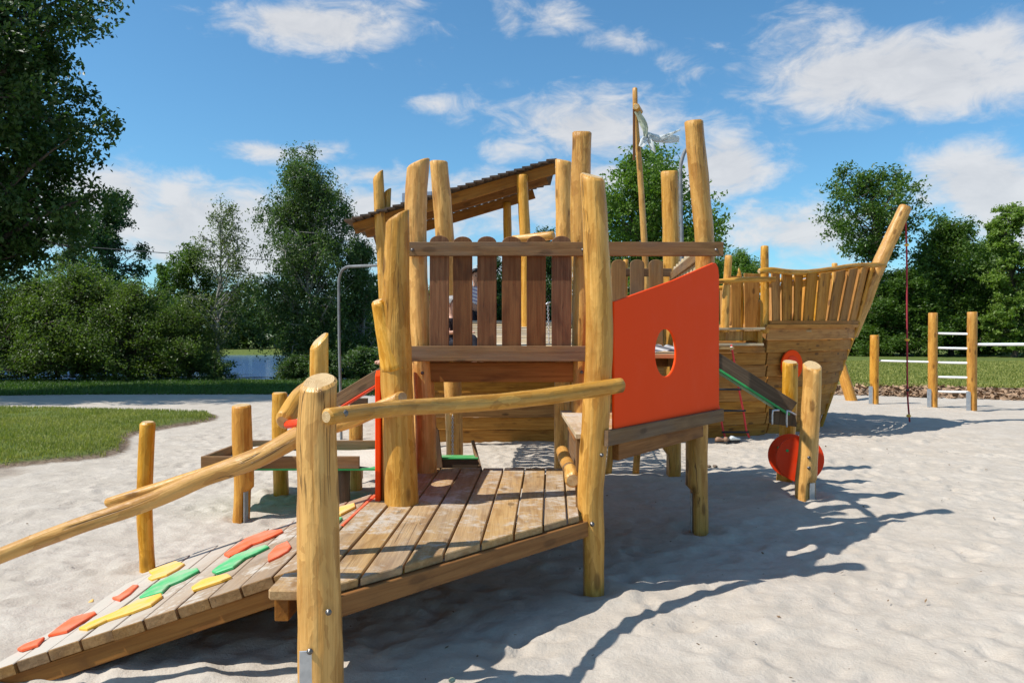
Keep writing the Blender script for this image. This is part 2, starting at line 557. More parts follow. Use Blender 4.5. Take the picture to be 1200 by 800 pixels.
def log_geo(pts, radii, nseg=20, step=0.07, rough=1.0, tilt0=None, tilt1=None, chamfer=0.012, notch=None, seed=None, caps=True):
    """returns verts, faces, gc, midx, smooth. radii: list matched to pts. tilt: slope vector of the end cut."""
    rs = random.Random(seed if seed is not None else random.random())
    c, ts = catmull(pts, step)
    n = len(c)
    rad = []
    for t in ts:
        x = t * (len(radii) - 1)
        i = min(int(x), len(radii) - 2) if len(radii) > 1 else 0
        rad.append(radii[0] if len(radii) == 1 else radii[i] + (radii[i + 1] - radii[i]) * (x - i))
    tan = []
    for i in range(n):
        a, b = c[max(0, i - 1)], c[min(n - 1, i + 1)]
        tan.append((b - a).normalized())
    ref = Vector((0, 1, 0)) if abs(tan[0].y) < 0.8 else Vector((1, 0, 0))
    U = ref.cross(tan[0]).normalized()
    s = 0.0
    V, GC, Fc, mi, sm = [], [], [], [], []
    ph = [rs.random() * 6.28 for _ in range(6)]
    so_ = rs.random() * 100
    rings = []
    for i in range(n):
        if i:
            s += (c[i] - c[i - 1]).length
        T = tan[i]
        U = (U - T * U.dot(T)).normalized()
        W = T.cross(U)
        ring = []
        for k in range(nseg):
            th = 2 * math.pi * k / nseg
            r = rad[i] * (1 + rough * 1.5 * (0.022 * math.sin(2 * th + ph[0] + 1.3 * s) + 0.016 * math.sin(3 * th + ph[1] - 2.1 * s)
                + 0.045 * mnoise.noise(Vector((math.cos(th) * 1.4 + so_, math.sin(th) * 1.4, s * 4.2)))
                + 0.018 * mnoise.noise(Vector((math.cos(th) * 4 + so_, math.sin(th) * 4, s * 9)))))
            off = U * (math.cos(th) * r) + W * (math.sin(th) * r)
            if notch is not None:
                ndir, nz, depth = notch
                if (c[i] + off).z < nz:
                    d = off.dot(ndir)
                    lim = rad[i] * depth
                    if d > lim:
                        off = off - ndir * (d - lim)
            p = c[i] + off
            if i == 0 and tilt0 is not None:
                p = p + T * off.dot(tilt0)
            if i == n - 1 and tilt1 is not None:
                p = p + T * off.dot(tilt1)
            ring.append((p, off))
        base = len(V)
        for (p, off) in ring:
            V.append(p)
            GC.append((off.dot(U), off.dot(W), s))
        rings.append(base)
        if i:
            a, b = rings[-2], rings[-1]
            for k in range(nseg):
                k2 = (k + 1) % nseg
                Fc.append((a + k, a + k2, b + k2, b + k))
                mi.append(0)
                sm.append(True)
    if caps:
        for e in (0, 1):
            i = 0 if e == 0 else n - 1
            T = tan[i] * (-1 if e == 0 else 1)
            b = rings[0] if e == 0 else rings[-1]
            cen = sum((V[b + k] for k in range(nseg)), Vector()) / nseg
            base = len(V)
            ch = min(chamfer, rad[i] * 0.3)
            cen_out = cen + T * ch
            for k in range(nseg):
                p = V[b + k]
                q = cen_out + (p - cen) * (1 - ch / rad[i])
                V.append(q)
                g = GC[b + k]
                GC.append((g[0] * 0.88, g[1] * 0.88, g[2]))
            V.append(cen_out)
            GC.append((0, 0, GC[b][2]))
            for k in range(nseg):
                k2 = (k + 1) % nseg
                f1 = (b + k, b + k2, base + k2, base + k)
                f2 = (base + k, base + k2, base + nseg)
                if e == 0:
                    f1, f2 = f1[::-1], f2[::-1]
                Fc.append(f1); mi.append(0); sm.append(False)
                Fc.append(f2); mi.append(1); sm.append(False)
    return V, Fc, GC, mi, sm


def log(name, pts, radii, parent=None, mat=None, label=None, end=None, **kw):
    if not isinstance(radii, (list, tuple)):
        radii = [radii]
    V, Fc, GC, mi, sm = log_geo(pts, list(radii), **kw)
    return mk(name, V, Fc, [mat or M_LOG, end or M_END], parent, gc=GC, midx=mi, smooth=sm, label=label)


def tube(name, pts, r, mat, parent=None, nseg=10, step=0.05, label=None):
    V, Fc, GC, mi, sm = log_geo(pts, [r], nseg=nseg, step=step, rough=0.0, chamfer=r * 0.2)
    return mk(name, V, Fc, [mat], parent, gc=GC, smooth=sm, label=label)


def poly_inset(poly, d):
    n = len(poly)
    area = sum(poly[i][0] * poly[(i + 1) % n][1] - poly[(i + 1) % n][0] * poly[i][1] for i in range(n))
    sgn = 1 if area > 0 else -1
    out = []
    for i in range(n):
        a, b, c = Vector(poly[i - 1]), Vector(poly[i]), Vector(poly[(i + 1) % n])
        e1, e2 = (b - a).normalized(), (c - b).normalized()
        n1, n2 = Vector((-e1.y, e1.x)) * sgn, Vector((-e2.y, e2.x)) * sgn
        m = (n1 + n2)
        if m.length < 1e-6:
            m = n1
        m.normalize()
        k = d / max(0.35, m.dot(n1))
        out.append((b.x + m.x * k, b.y + m.y * k))
    return out


def prism_geo(poly, O, A, B, N, thick, bevel=0.004, grain=1, gcz=0.0):
    """poly in (a,b) plane coordinates, extruded from O by thick along N, edges chamfered. grain 0: along A, 1: along B"""
    n = len(poly)
    area = sum(poly[i][0] * poly[(i + 1) % n][1] - poly[(i + 1) % n][0] * poly[i][1] for i in range(n))
    if area < 0:
        poly = poly[::-1]
    if A.cross(B).dot(N) < 0:
        poly = poly[::-1]
        flip = True
    else:
        flip = False
    ins = poly_inset(poly, bevel)
    lv = [(ins, 0.0), (poly, bevel), (poly, thick - bevel), (ins, thick)]
    V, GC, Fc = [], [], []
    for (pl, h) in lv:
        for (a, b) in pl:
            V.append(O + A * a + B * b + N * h)
            GC.append((b, h, a + gcz) if grain == 0 else (a, h, b + gcz))
    for L in range(3):
        for i in range(n):
            j = (i + 1) % n
            Fc.append((L * n + i, L * n + j, (L + 1) * n + j, (L + 1) * n + i))
    Fc.append(tuple(range(3 * n, 4 * n)))
    Fc.append(tuple(range(n - 1, -1, -1)))
    return V, Fc, GC


def prism(name, poly, O, A, B, N, thick, mat, parent=None, bevel=0.004, grain=1, label=None):
    V, Fc, GC = prism_geo(poly, Vector(O), Vector(A).normalized(), Vector(B).normalized(), Vector(N).normalized(), thick, bevel, grain, random.random() * 3)
    return mk(name, V, Fc, mat, parent, gc=GC, label=label)


def board(name, p0, p1, width, thick, wdir, mat, parent=None, bevel=0.004, label=None, warp=0.0):
    """board whose centreline runs p0->p1, width measured along wdir"""
    p0, p1 = Vector(p0), Vector(p1)
    A = (p1 - p0)
    L = A.length
    A.normalize()
    B = Vector(wdir)
    B = (B - A * B.dot(A)).normalized()
    N = A.cross(B)
    h = width / 2
    poly = [(0, -h), (L, -h), (L, h), (0, h)]
    V, Fc, GC = prism_geo(poly, p0 - N * thick / 2, A, B, N, thick, bevel, 0, random.random() * 3)
    return mk(name, V, Fc, mat, parent, gc=GC, label=label)


def disc(name, c, n, r, thick, mat, parent=None, nseg=32, label=None, bevel=0.004, smoothside=True):
    c, n = Vector(c), Vector(n).normalized()
    a = n.orthogonal().normalized()
    b = n.cross(a)
    poly = [(r * math.cos(2 * math.pi * i / nseg), r * math.sin(2 * math.pi * i / nseg)) for i in range(nseg)]
    V, Fc, GC = prism_geo(poly, c - n * thick / 2, a, b, n, thick, bevel, 0)
    return mk(name, V, Fc, mat, parent, gc=GC, smooth=[len(f) == 4 for f in Fc], label=label)


def bolt(c, n, parent, r=0.011):
    """washer and domed head in one small mesh"""
    c, n = Vector(c), Vector(n).normalized()
    a = n.orthogonal().normalized()
    b = n.cross(a)
    prof = [(r * 1.0, -0.004), (r * 1.0, 0.003), (r * 0.62, 0.004), (r * 0.60, 0.010), (r * 0.3, 0.013)]
    V, Fc = [], []
    ns = 10
    for (rr, h) in prof:
        for k in range(ns):
            t = 2 * math.pi * k / ns
            V.append(c + a * rr * math.cos(t) + b * rr * math.sin(t) + n * h)
    for L in range(len(prof) - 1):
        for k in range(ns):
            k2 = (k + 1) % ns
            Fc.append((L * ns + k, L * ns + k2, (L + 1) * ns + k2, (L + 1) * ns + k))
    Fc.append(tuple((len(prof) - 1) * ns + k for k in range(ns)))
    return mk('bolt', V, Fc, M_BOLT, parent, smooth=True)


def panel_with_hole(name, outline, hole_c, hole_r, O, A, B, N, thick, mat, parent, bevel=0.005, label=None):
    A, B, N, O = Vector(A).normalized(), Vector(B).normalized(), Vector(N).normalized(), Vector(O)
    hc = Vector(hole_c)
    angs = [2 * math.pi * i / 64 for i in range(64)]
    for p in outline:
        angs.append(math.atan2(p[1] - hc.y, p[0] - hc.x) % (2 * math.pi))
    angs = sorted(set(round(a, 5) for a in angs))

    def hit(a):
        d = Vector((math.cos(a), math.sin(a)))
        best = None
        m = len(outline)
        for i in range(m):
            p, q = Vector(outline[i]), Vector(outline[(i + 1) % m])
            e = q - p
            den = d.x * e.y - d.y * e.x
            if abs(den) < 1e-9: continue
            w = p - hc
            t = (w.x * e.y - w.y * e.x) / den
            uu = (w.x * d.y - w.y * d.x) / den
            if t > 0 and -1e-4 <= uu <= 1.0001 and (best is None or t < best):
                best = t
        return hc + d * best
    outer = [hit(a) for a in angs]
    k = len(angs)
    V, Fc = [], []

    def ring(pts, h):
        b0 = len(V)
        for p in pts:
            V.append(O + A * p[0] + B * p[1] + N * h)
        return b0
    oin = [hc + (p - hc) * (1 - bevel / (p - hc).length) for p in outer]
    hol = [hc + Vector((math.cos(a), math.sin(a))) * hole_r for a in angs]
    hbig = [hc + Vector((math.cos(a), math.sin(a))) * (hole_r + bevel) for a in angs]
    seq = [ring(hbig, 0), ring(oin, 0), ring(outer, bevel), ring(outer, thick - bevel), ring(oin, thick), ring(hbig, thick), ring(hol, thick - bevel), ring(hol, bevel)]
    for s in range(len(seq)):
        a, b = seq[s], seq[(s + 1) % len(seq)]
        for i in range(k):
            j = (i + 1) % k
            Fc.append((a + i, a + j, b + j, b + i))
    return mk(name, V, Fc, mat, parent, label=label)


def sheet_obj(name, V, faces_n4, mats, attrs=None, parent=None, smooth=False):
    """fast path for large meshes: V (n,3) array, faces (m,4) or (m,3) array"""
    me = bpy.data.meshes.new(name)
    me.vertices.add(len(V))
    me.vertices.foreach_set('co', V.astype(np.float32).ravel())
    m, k = faces_n4.shape
    me.loops.add(m * k)
    me.loops.foreach_set('vertex_index', faces_n4.astype(np.int32).ravel())
    me.polygons.add(m)
    me.polygons.foreach_set('loop_start', np.arange(0, m * k, k, dtype=np.int32))
    me.polygons.foreach_set('use_smooth', np.full(m, smooth))
    for mt in (mats if isinstance(mats, (list, tuple)) else [mats]):
        me.materials.append(mt)
    for nm, arr in (attrs or {}).items():
        a = me.attributes.new(nm, 'FLOAT', 'POINT')
        a.data.foreach_set('value', arr.astype(np.float32))
    me.update(calc_edges=True)
    me.validate()
    return me


def link_mesh(name, me, parent, loc, rotz=0.0, scale=None):
    o = bpy.data.objects.new(name, me)
    link(o, parent, loc)
    o.rotation_euler.z = rotz
    if scale: o.scale = scale
    return o


def vnoise(x, y, seed=0):
    """smooth value noise on arrays"""
    r = np.random.default_rng(seed)
    T = r.random((256, 256))
    xi, yi = np.floor(x).astype(int), np.floor(y).astype(int)
    fx, fy = x - xi, y - yi
    fx, fy = fx * fx * (3 - 2 * fx), fy * fy * (3 - 2 * fy)
    g = lambda a, b: T[a % 256, b % 256]
    return (g(xi, yi) * (1 - fx) + g(xi + 1, yi) * fx) * (1 - fy) + (g(xi, yi + 1) * (1 - fx) + g(xi + 1, yi + 1) * fx) * fy


def sstep(a, b, x):
    t = np.clip((x - a) / (b - a), 0, 1)
    return t * t * (3 - 2 * t)


# ------------------------------------------------------------------ ground
def base_height(x, y):
    x, y = np.asarray(x, float), np.asarray(y, float)
    left = 1 - sstep(-1.0, 16.0, x - (y - 25) * 0.12)
    bank = 0.03 * np.exp(-((y - 25.0) / 2.6) ** 2)
    fall = -2.0 * sstep(29, 42, y) + 1.55 * sstep(112, 124, y)
    h = left * (bank + fall)
    h += (vnoise(x * 0.35 + 9, y * 0.35, 3) - 0.5) * 0.10 * sstep(16, 24, y)
    # turf patch is raised a little above the sand
    h += 0.09 * turf_mask(x, y, 0.35)
    h += (vnoise(x * .03 + 50, y * .03 + 50, 9) - .4) * 5.0 * sstep(150, 420, np.hypot(x, y))
    return h


def turf_sd(x, y):
    edge = -5.72 + 0.34 * np.sin(y * 1.35 + 0.4) - 0.13 * (y - 11.5) * (y > 11.5) - 0.75 * np.exp(-((y - 9.0) / 0.9) ** 2)
    a = edge - x
    b = (y - 9.25) * 1.0 + 0.12 * np.sin(x * 2.1)
    c = (15.7 - 0.22 * (x + 6)) - y
    return np.minimum(np.minimum(a, b), c)


def turf_mask(x, y, w):
    return sstep(-w * .4, w * .6, turf_sd(x, y))


def make_ground():
    def axis(lo, d0, d1, hi, fine, grow):
        mid = list(np.arange(d0, d1, fine))
        a, s = [], fine
        v = d1
        while v < hi:
            a.append(v); s *= grow; v += s
        a.append(hi)
        b, s, v = [], fine, d0 - fine
        while v > lo:
            b.append(v); s *= grow; v -= s
        b.append(lo)
        return np.array(b[::-1] + mid + a)
    xs = axis(-900, -4.6, 6.6, 900, 0.032, 1.045)
    ys = axis(-60, 2.2, 12.5, 1400, 0.032, 1.045)
    X, Y = np.meshgrid(xs, ys)
    H = base_height(X, Y)
    sandy = (1 - sstep(16, 21, Y)) * (1 - turf_mask(X, Y, .5))
    fine = np.zeros_like(H)
    # footprints and scuffs on a regular raster, then sampled
    gx0, gy0, gs = -12.0, 1.5, 0.03
    W_, H_ = int(26 / gs), int(20 / gs)
    D = np.zeros((H_, W_), np.float32)
    r = np.random.default_rng(3)
    for _ in range(20000):
        cx, cy = r.uniform(0, W_), r.uniform(0, H_)
        a = r.uniform(0, math.pi)
        big = r.random() < .33
        rl, rw = (r.uniform(.08, .16) / gs, r.uniform(.045, .08) / gs) if big else (r.uniform(.045, .09) / gs, r.uniform(.035, .06) / gs)
        amp = r.uniform(.012, .032) if big else r.uniform(.006, .016)
        R_ = int(rl * 2.2) + 2
        x0, x1, y0, y1 = int(max(0, cx - R_)), int(min(W_, cx + R_)), int(max(0, cy - R_)), int(min(H_, cy + R_))
        if x1 <= x0 or y1 <= y0: continue
        yy, xx = np.mgrid[y0:y1, x0:x1]
        dx, dy = xx - cx, yy - cy
        p, q = (dx * math.cos(a) + dy * math.sin(a)) / rl, (-dx * math.sin(a) + dy * math.cos(a)) / rw
        d2 = p * p + q * q
        D[y0:y1, x0:x1] += amp * (-np.exp(-d2 * 1.3) + 0.55 * np.exp(-((np.sqrt(d2) - 1.45) / .42) ** 2))
    D -= D.mean()
    fx, fy = (X - gx0) / gs, (Y - gy0) / gs
    ok = (fx > 1) & (fx < W_ - 2) & (fy > 1) & (fy < H_ - 2)
    xi, yi = np.clip(fx.astype(int), 0, W_ - 2), np.clip(fy.astype(int), 0, H_ - 2)
    tx, ty = np.clip(fx - xi, 0, 1), np.clip(fy - yi, 0, 1)
    S = (D[yi, xi] * (1 - tx) + D[yi, xi + 1] * tx) * (1 - ty) + (D[yi + 1, xi] * (1 - tx) + D[yi + 1, xi + 1] * tx) * ty
    fine += np.where(ok, S, 0) * 0.66
    fine += (vnoise(X * 1.3, Y * 1.3, 5) - .5) * .03 + (vnoise(X * 4.1, Y * 4.1, 6) - .5) * .022 + (vnoise(X * 9, Y * 9, 8) - .5) * .012 + (vnoise(X * 15, Y * 15, 18) - .5) * .007
    H = H + fine * sandy
    H -= 0.14 * np.exp(-(((X + 2.45) / .62) ** 2 + ((Y - 3.35) / .45) ** 2))
    for (bx, by, br) in ((-.815, 3.3, .12), (.505, 4.85, .12), (1.52, 6.33, .13), (1.83, 8.8, .15), (2.87, 7.5, .13), (2.93, 8.3, .13), (-2.5, 5.27, .1), (-2.36, 6.78, .12), (-2.35, 7.84, .12), (-.77, 8.5, .13), (.54, 8.5, .13)):
        d_ = np.hypot(X - bx, Y - by) + .05 * (vnoise(X * 7, Y * 7, 44) - .5)
        H += .022 * np.exp(-((d_ - br * 1.9) / .075) ** 2) - .014 * np.exp(-((d_ - br * .9) / .05) ** 2)
    # mound around the pulley posts
    H += 0.05 * np.exp(-(((X - 2.9) / .7) ** 2 + ((Y - 7.9) / .7) ** 2))
    V = np.stack([X, Y, H], -1).reshape(-1, 3)
    ny, nx = X.shape
    idx = np.arange(ny * nx).reshape(ny, nx)
    Fq = np.stack([idx[:-1, :-1], idx[:-1, 1:], idx[1:, 1:], idx[1:, :-1]], -1).reshape(-1, 4)
    return sheet_obj('ground', V, Fq, ground_material(), smooth=True)


def ground_material():
    m, n, l, out = new_mat('sand and grass ground')
    geo = n.new('ShaderNodeNewGeometry')
    pos = geo.outputs['Position']
    sp = n.new('ShaderNodeSeparateXYZ')
    l.new(pos, sp.inputs[0])
    x, y, z = sp.outputs
    M = lambda op, a, b=None, c=None, clamp=False: mathn(n, l, op, a, b, c, clamp)
    n_big = noise_tex(n, l, pos, 0.45, 4)
    n_mid = noise_tex(n, l, pos, 2.2, 5, 0.6)
    n_fine = noise_tex(n, l, pos, 14, 6, 0.7)
    n_grain = noise_tex(n, l, pos, 190, 3, 0.7)
    # sand
    sand = mixc(n, l, rng_map(n, l, n_mid, 0.3, 0.7), (0.455, 0.398, 0.328), (0.54, 0.482, 0.408))
    sand = mixc(n, l, rng_map(n, l, n_fine, 0.3, 0.72, 0, 0.45), sand, (0.37, 0.325, 0.27))
    sand = mixc(n, l, rng_map(n, l, n_grain, 0.35, 0.75, 0, 0.30), sand, (0.36, 0.29, 0.22))
    speck = n.new('ShaderNodeTexVoronoi')
    speck.inputs['Scale'].default_value = 9.0
    l.new(pos, speck.inputs['Vector'])
    spk = rng_map(n, l, speck.outputs['Distance'], 0.035, 0.06, 1, 0)
    sprr = n.new('ShaderNodeSeparateColor')
    l.new(speck.outputs['Color'], sprr.inputs[0])
    spk = M('MULTIPLY', spk, rng_map(n, l, sprr.outputs[0], 0.6, 0.62))
    sand = mixc(n, l, M('MULTIPLY', spk, 0.75), sand, (0.10, 0.07, 0.045))
    # grass
    gr = mixc(n, l, rng_map(n, l, n_mid, 0.3, 0.7), (0.085, 0.12, 0.024), (0.15, 0.18, 0.045))
    gr = mixc(n, l, rng_map(n, l, n_fine, 0.35, 0.7, 0, 0.5), gr, (0.035, 0.06, 0.015))
    gr = mixc(n, l, rng_map(n, l, n_big, 0.55, 0.7, 0, 0.4), gr, (0.16, 0.15, 0.07))
    # soil and mulch
    soil = mixc(n, l, rng_map(n, l, n_fine, 0.35, 0.65), (0.11, 0.075, 0.048), (0.27, 0.20, 0.14))
    wob = M('MULTIPLY', M('SUBTRACT', n_mid, 0.5), 1.6)
    wobf = M('MULTIPLY', M('SUBTRACT', n_fine, 0.5), 0.5)
    # far edge of the sand: left side meets the bank, right side meets the mulch strip
    xr = rng_map(n, l, x, -2.0, 5.0)
    edge = M('ADD', 21.3, M('MULTIPLY', xr, 0.6))
    edge = M('SUBTRACT', edge, M('MULTIPLY', M('MAXIMUM', M('SUBTRACT', x, 9.0), 0.0), 0.55))
    sdv = M('ADD', M('SUBTRACT', y, edge), M('ADD', wob, wobf))
    far_soil = rng_map(n, l, sdv, -0.15, 0.25)
    mulchw = M('ADD', 0.5, M('MULTIPLY', xr, 5.5))
    far_grass = rng_map(n, l, M('SUBTRACT', sdv, mulchw), -0.3, 0.5)
    # turf patch on the left, matching turf_sd()
    ed = M('ADD', M('MULTIPLY', M('SINE', M('ADD', M('MULTIPLY', y, 1.35), 0.4)), 0.34), -5.72)
    ed = M('SUBTRACT', ed, M('MULTIPLY', M('MAXIMUM', M('SUBTRACT', y, 11.5), 0.0), 0.13))
    q = M('DIVIDE', M('SUBTRACT', y, 9.0), 0.9)
    ed = M('SUBTRACT', ed, M('MULTIPLY', M('EXPONENT', M('MULTIPLY', M('MULTIPLY', q, q), -1.0)), 0.75))
    a = M('SUBTRACT', ed, x)
    b = M('ADD', M('SUBTRACT', y, 9.25), M('MULTIPLY', M('SINE', M('MULTIPLY', x, 2.1)), 0.12))
    c_ = M('SUBTRACT', M('SUBTRACT', 15.7, M('MULTIPLY', M('ADD', x, 6.0), 0.22)), y)
    t = M('MINIMUM', M('MINIMUM', a, b), c_)
    t = M('ADD', t, M('MULTIPLY', wobf, 0.35))
    tsoil = rng_map(n, l, t, -0.13, -0.03)
    tgrass = rng_map(n, l, t, 0.0, 0.12)
    # bare trodden soil in front of the turf at the left edge
    q1, q2 = M('DIVIDE', M('ADD', x, 6.6), 1.1), M('DIVIDE', M('SUBTRACT', y, 8.9), 0.75)
    bare = M('EXPONENT', M('MULTIPLY', M('ADD', M('MULTIPLY', q1, q1), M('MULTIPLY', q2, q2)), -1.0))
    bare = rng_map(n, l, M('ADD', bare, M('MULTIPLY', wob, 0.2)), 0.35, 0.7, 0, 0.55)
    col = mixc(n, l, bare, sand, soil)
    col = mixc(n, l, tsoil, col, soil)
    col = mixc(n, l, tgrass, col, gr)
    col = mixc(n, l, far_soil, col, soil)
    col = mixc(n, l, far_grass, col, gr)
    pb = n.new('ShaderNodeBsdfPrincipled')
    l.new(col, pb.inputs['Base Color'])
    pb.inputs['Roughness'].default_value = 0.95
    pb.inputs['Specular IOR Level'].default_value = 0.15
    n_f2 = noise_tex(n, l, pos, 42, 4, 0.65)
    hh = M('ADD', M('ADD', M('MULTIPLY', n_fine, 0.8), M('MULTIPLY', n_f2, 0.42)), M('ADD', M('MULTIPLY', n_mid, 1.0), M('MULTIPLY', n_grain, 0.07)))
    bp = n.new('ShaderNodeBump')
    bp.inputs['Strength'].default_value = 0.42
    bp.inputs['Distance'].default_value = 0.045
    l.new(hh, bp.inputs['Height'])
    l.new(bp.outputs[0], pb.inputs['Normal'])
    l.new(pb.outputs[0], out.inputs['Surface'])
    return m


tag(link_mesh('ground', make_ground(), None, (0, 0, 0)), kind='structure')


def make_lake():
    m, n, l, out = new_mat('lake water')
    tc = n.new('ShaderNodeTexCoord')
    n1 = noise_tex(n, l, mapping(n, l, tc.outputs['Object'], (1.2, 0.35, 1)), 1.0, 5, 0.6)
    pb = n.new('ShaderNodeBsdfPrincipled')
    pb.inputs['Base Color'].default_value = (0.07, 0.16, 0.34, 1)
    pb.inputs['Roughness'].default_value = 0.12
    pb.inputs['IOR'].default_value = 1.33
    bp = n.new('ShaderNodeBump')
    bp.inputs['Strength'].default_value = 0.3
    bp.inputs['Distance'].default_value = 0.05
    l.new(n1, bp.inputs['Height'])
    l.new(bp.outputs[0], pb.inputs['Normal'])
    l.new(pb.outputs[0], out.inputs['Surface'])
    V = [(-160, 33, -1.15), (30, 33, -1.15), (30, 135, -1.15), (-160, 135, -1.15)]
    tag(mk('lake_water', V, [(0, 1, 2, 3)], m, origin=(0, 0, -1.15)), kind='structure')


make_lake()


# ------------------------------------------------------------------ grass blades
def blades(n_, xs, ys, zs, hmin, hmax, w, seed):
    r = np.random.default_rng(seed)
    k = len(xs)
    h = r.uniform(hmin, hmax, k)
    a = r.uniform(0, 2 * np.pi, k)
    ln = r.normal(0, .35, (k, 2)) * h[:, None]
    ww = w * r.uniform(.6, 1.3, k)
    dx, dy = np.cos(a) * ww / 2, np.sin(a) * ww / 2
    p = np.stack([xs, ys, zs], -1)
    v0 = p + np.stack([dx, dy, -.01 + 0 * h], -1)
    v1 = p + np.stack([-dx, -dy, -.01 + 0 * h], -1)
    m = p + np.stack([ln[:, 0] * .35, ln[:, 1] * .35, h * .6], -1)
    v2, v3 = m + np.stack([-dx, -dy, 0 * h], -1) * .8, m + np.stack([dx, dy, 0 * h], -1) * .8
    v4 = p + np.stack([ln[:, 0], ln[:, 1], h], -1)
    V = np.stack([v0, v1, v2, v3, v4], 1).reshape(-1, 3)
    b = np.arange(k)[:, None] * 5
    T = np.concatenate([b + [0, 1, 2], b + [0, 2, 3], b + [3, 2, 4]], 0)
    lr = np.repeat(r.random(k), 5)
    return V, T, lr


M_GRASS = leaf_mat('grass blades', (0.15, 0.19, 0.032), (0.38, 0.36, 0.11), 0.3, 0.6)
M_GRASSD = leaf_mat('bank grass blades', (0.045, 0.10, 0.018), (0.09, 0.15, 0.035), 0.3, 0.6)


def make_turf():
    r = np.random.default_rng(11)
    x, y = r.uniform(-14.5, -5.2, 150000), r.uniform(9.0, 16.6, 150000)
    sd = turf_sd(x, y) + (vnoise(x * 5, y * 5, 2) - .5) * .22
    clump = vnoise(x * 2.2, y * 2.2, 4)
    keep = (sd > 0.0) & (r.random(len(x)) < .02 + clump * 1.15) & (sd > .25 * r.random(len(x)) ** 2) & (x > -y * 0.72)
    x, y = x[keep], y[keep]
    V, T, lr = blades(0, x, y, base_height(x, y), .022, .070, .010, 5)
    me = sheet_obj('turf_grass', V, T, M_GRASS, {'lr': lr})
    tag(link_mesh('turf_grass', me, None, (0, 0, 0)), 'short green turf patch lying on the sand in front of the big left tree', 'grass', kind='stuff')
    # rough grass on the bank behind the sand and on the lawn to the right
    x, y = r.uniform(-24, 4, 60000), 21.2 + r.random(60000) ** 1.2 * 7.5
    y += 0
    keep = r.random(len(x)) < .4 + vnoise(x * .9, y * .9, 4)
    x, y = x[keep], y[keep]
    V, T, lr = blades(0, x, y, base_height(x, y), .04, .13, .035, 6)
    me = sheet_obj('bank_grass', V, T, M_GRASSD, {'lr': lr})
    tag(link_mesh('bank_grass', me, None, (0, 0, 0)), 'longer shaded grass along the bank in front of the lake and bushes', 'grass', kind='stuff')
    x, y = r.uniform(7, 34, 90000), 24.5 + r.random(90000) ** 1.4 * 26
    keep = (x > y * .40 - 2) & (x < y * .78 + 1)
    x, y = x[keep], y[keep]
    V, T, lr = blades(0, x, y, base_height(x, y), .05, .13, .035, 8)
    me = sheet_obj('lawn_grass', V, T, M_GRASS, {'lr': lr})
    tag(link_mesh('lawn_grass', me, None, (0, 0, 0)), 'mown green lawn behind the climbing bars on the right', 'grass', kind='stuff')
    # wood-chip mulch strip
    x = r.uniform(6, 26, 9000)
    y = 21.6 - np.maximum(x - 9, 0) * .55 + r.uniform(0, 5.6, 9000)
    k = len(x)
    a, s = r.uniform(0, 6.28, k), r.uniform(.03, .09, k)
    zz = base_height(x, y) + r.uniform(0.0, .05, k)
    t1 = np.stack([np.cos(a) * s, np.sin(a) * s, r.normal(0, .35, k) * s], -1)
    t2 = np.stack([-np.sin(a) * s, np.cos(a) * s, r.normal(0, .6, k) * s], -1) * .5
    p = np.stack([x, y, zz], -1)
    V = np.stack([p - t1 - t2, p + t1 - t2, p + t1 + t2, p - t1 + t2], 1).reshape(-1, 3)
    Fq = np.arange(k)[:, None] * 4 + [0, 1, 2, 3]
    mm = simple('wood chip', (0.32, 0.20, 0.115), rough=.9, var=.6, scale=3)
    me = sheet_obj('wood_chip_mulch', V, Fq, mm, {'lr': np.repeat(r.random(k), 4)})
    tag(link_mesh('wood_chip_mulch', me, None, (0, 0, 0)), 'strip of brown wood chips between the sand and the right lawn', 'mulch', kind='stuff')


make_turf()
# ------------------------------------------------------------------ play tower with deck and ramp
DZ = 0.50                       # deck height
tower = thing('play_tower', (0.1, 6.3, 0), 'big log play tower with slat fence, orange side panels, low deck and sandy ramp', 'play tower')


def quad_slab(name, c, thick, mat, parent, bevel=0.004, grain=1, label=None):
    """board from four corners (bottom-left, bottom-right, top-right, top-left), thickness away from the viewer"""
    c = [Vector(q) for q in c]
    A = (c[1] - c[0]).normalized()
    N = A.cross(c[3] - c[0]).normalized()
    B = N.cross(A)
    poly = [((q - c[0]).dot(A), (q - c[0]).dot(B)) for q in c]
    return prism(name, poly, c[0] - N * thick, A, B, N, thick, mat, parent, bevel, grain, label)


def slat(name, cx, y, z0, z1, w, parent, mat=None, thick=0.028, dirx=(1, 0, 0), label=None):
    """upright picket with a rounded top"""
    A = Vector(dirx).normalized()
    h = w / 2
    hh = z1 - z0
    rise = w * 0.34
    poly = [(-h, 0), (h, 0)] + [(h * math.cos(math.pi * i / 10), hh - rise + rise * math.sin(math.pi * i / 10)) for i in range(11)]
    B = Vector((0, 0, 1))
    N = A.cross(B)
    return prism(name, poly, Vector((cx, y, z0)), A, B, N, thick, mat or M_SLAT, parent, 0.004, 1, label)


def shoe(c, wdir, z0, z1, w, n, parent):
    """flat galvanised post shoe with two bolts"""
    c, n, wdir = Vector(c), Vector(n).normalized(), Vector(wdir).normalized()
    h = w / 2
    poly = [(-h, z0), (h, z0), (h, z1), (-h, z1)]
    s = prism('post_shoe', poly, Vector((c.x, c.y, 0)), wdir, Vector((0, 0, 1)), n, 0.008, M_STEEL, parent, 0.002)
    return s


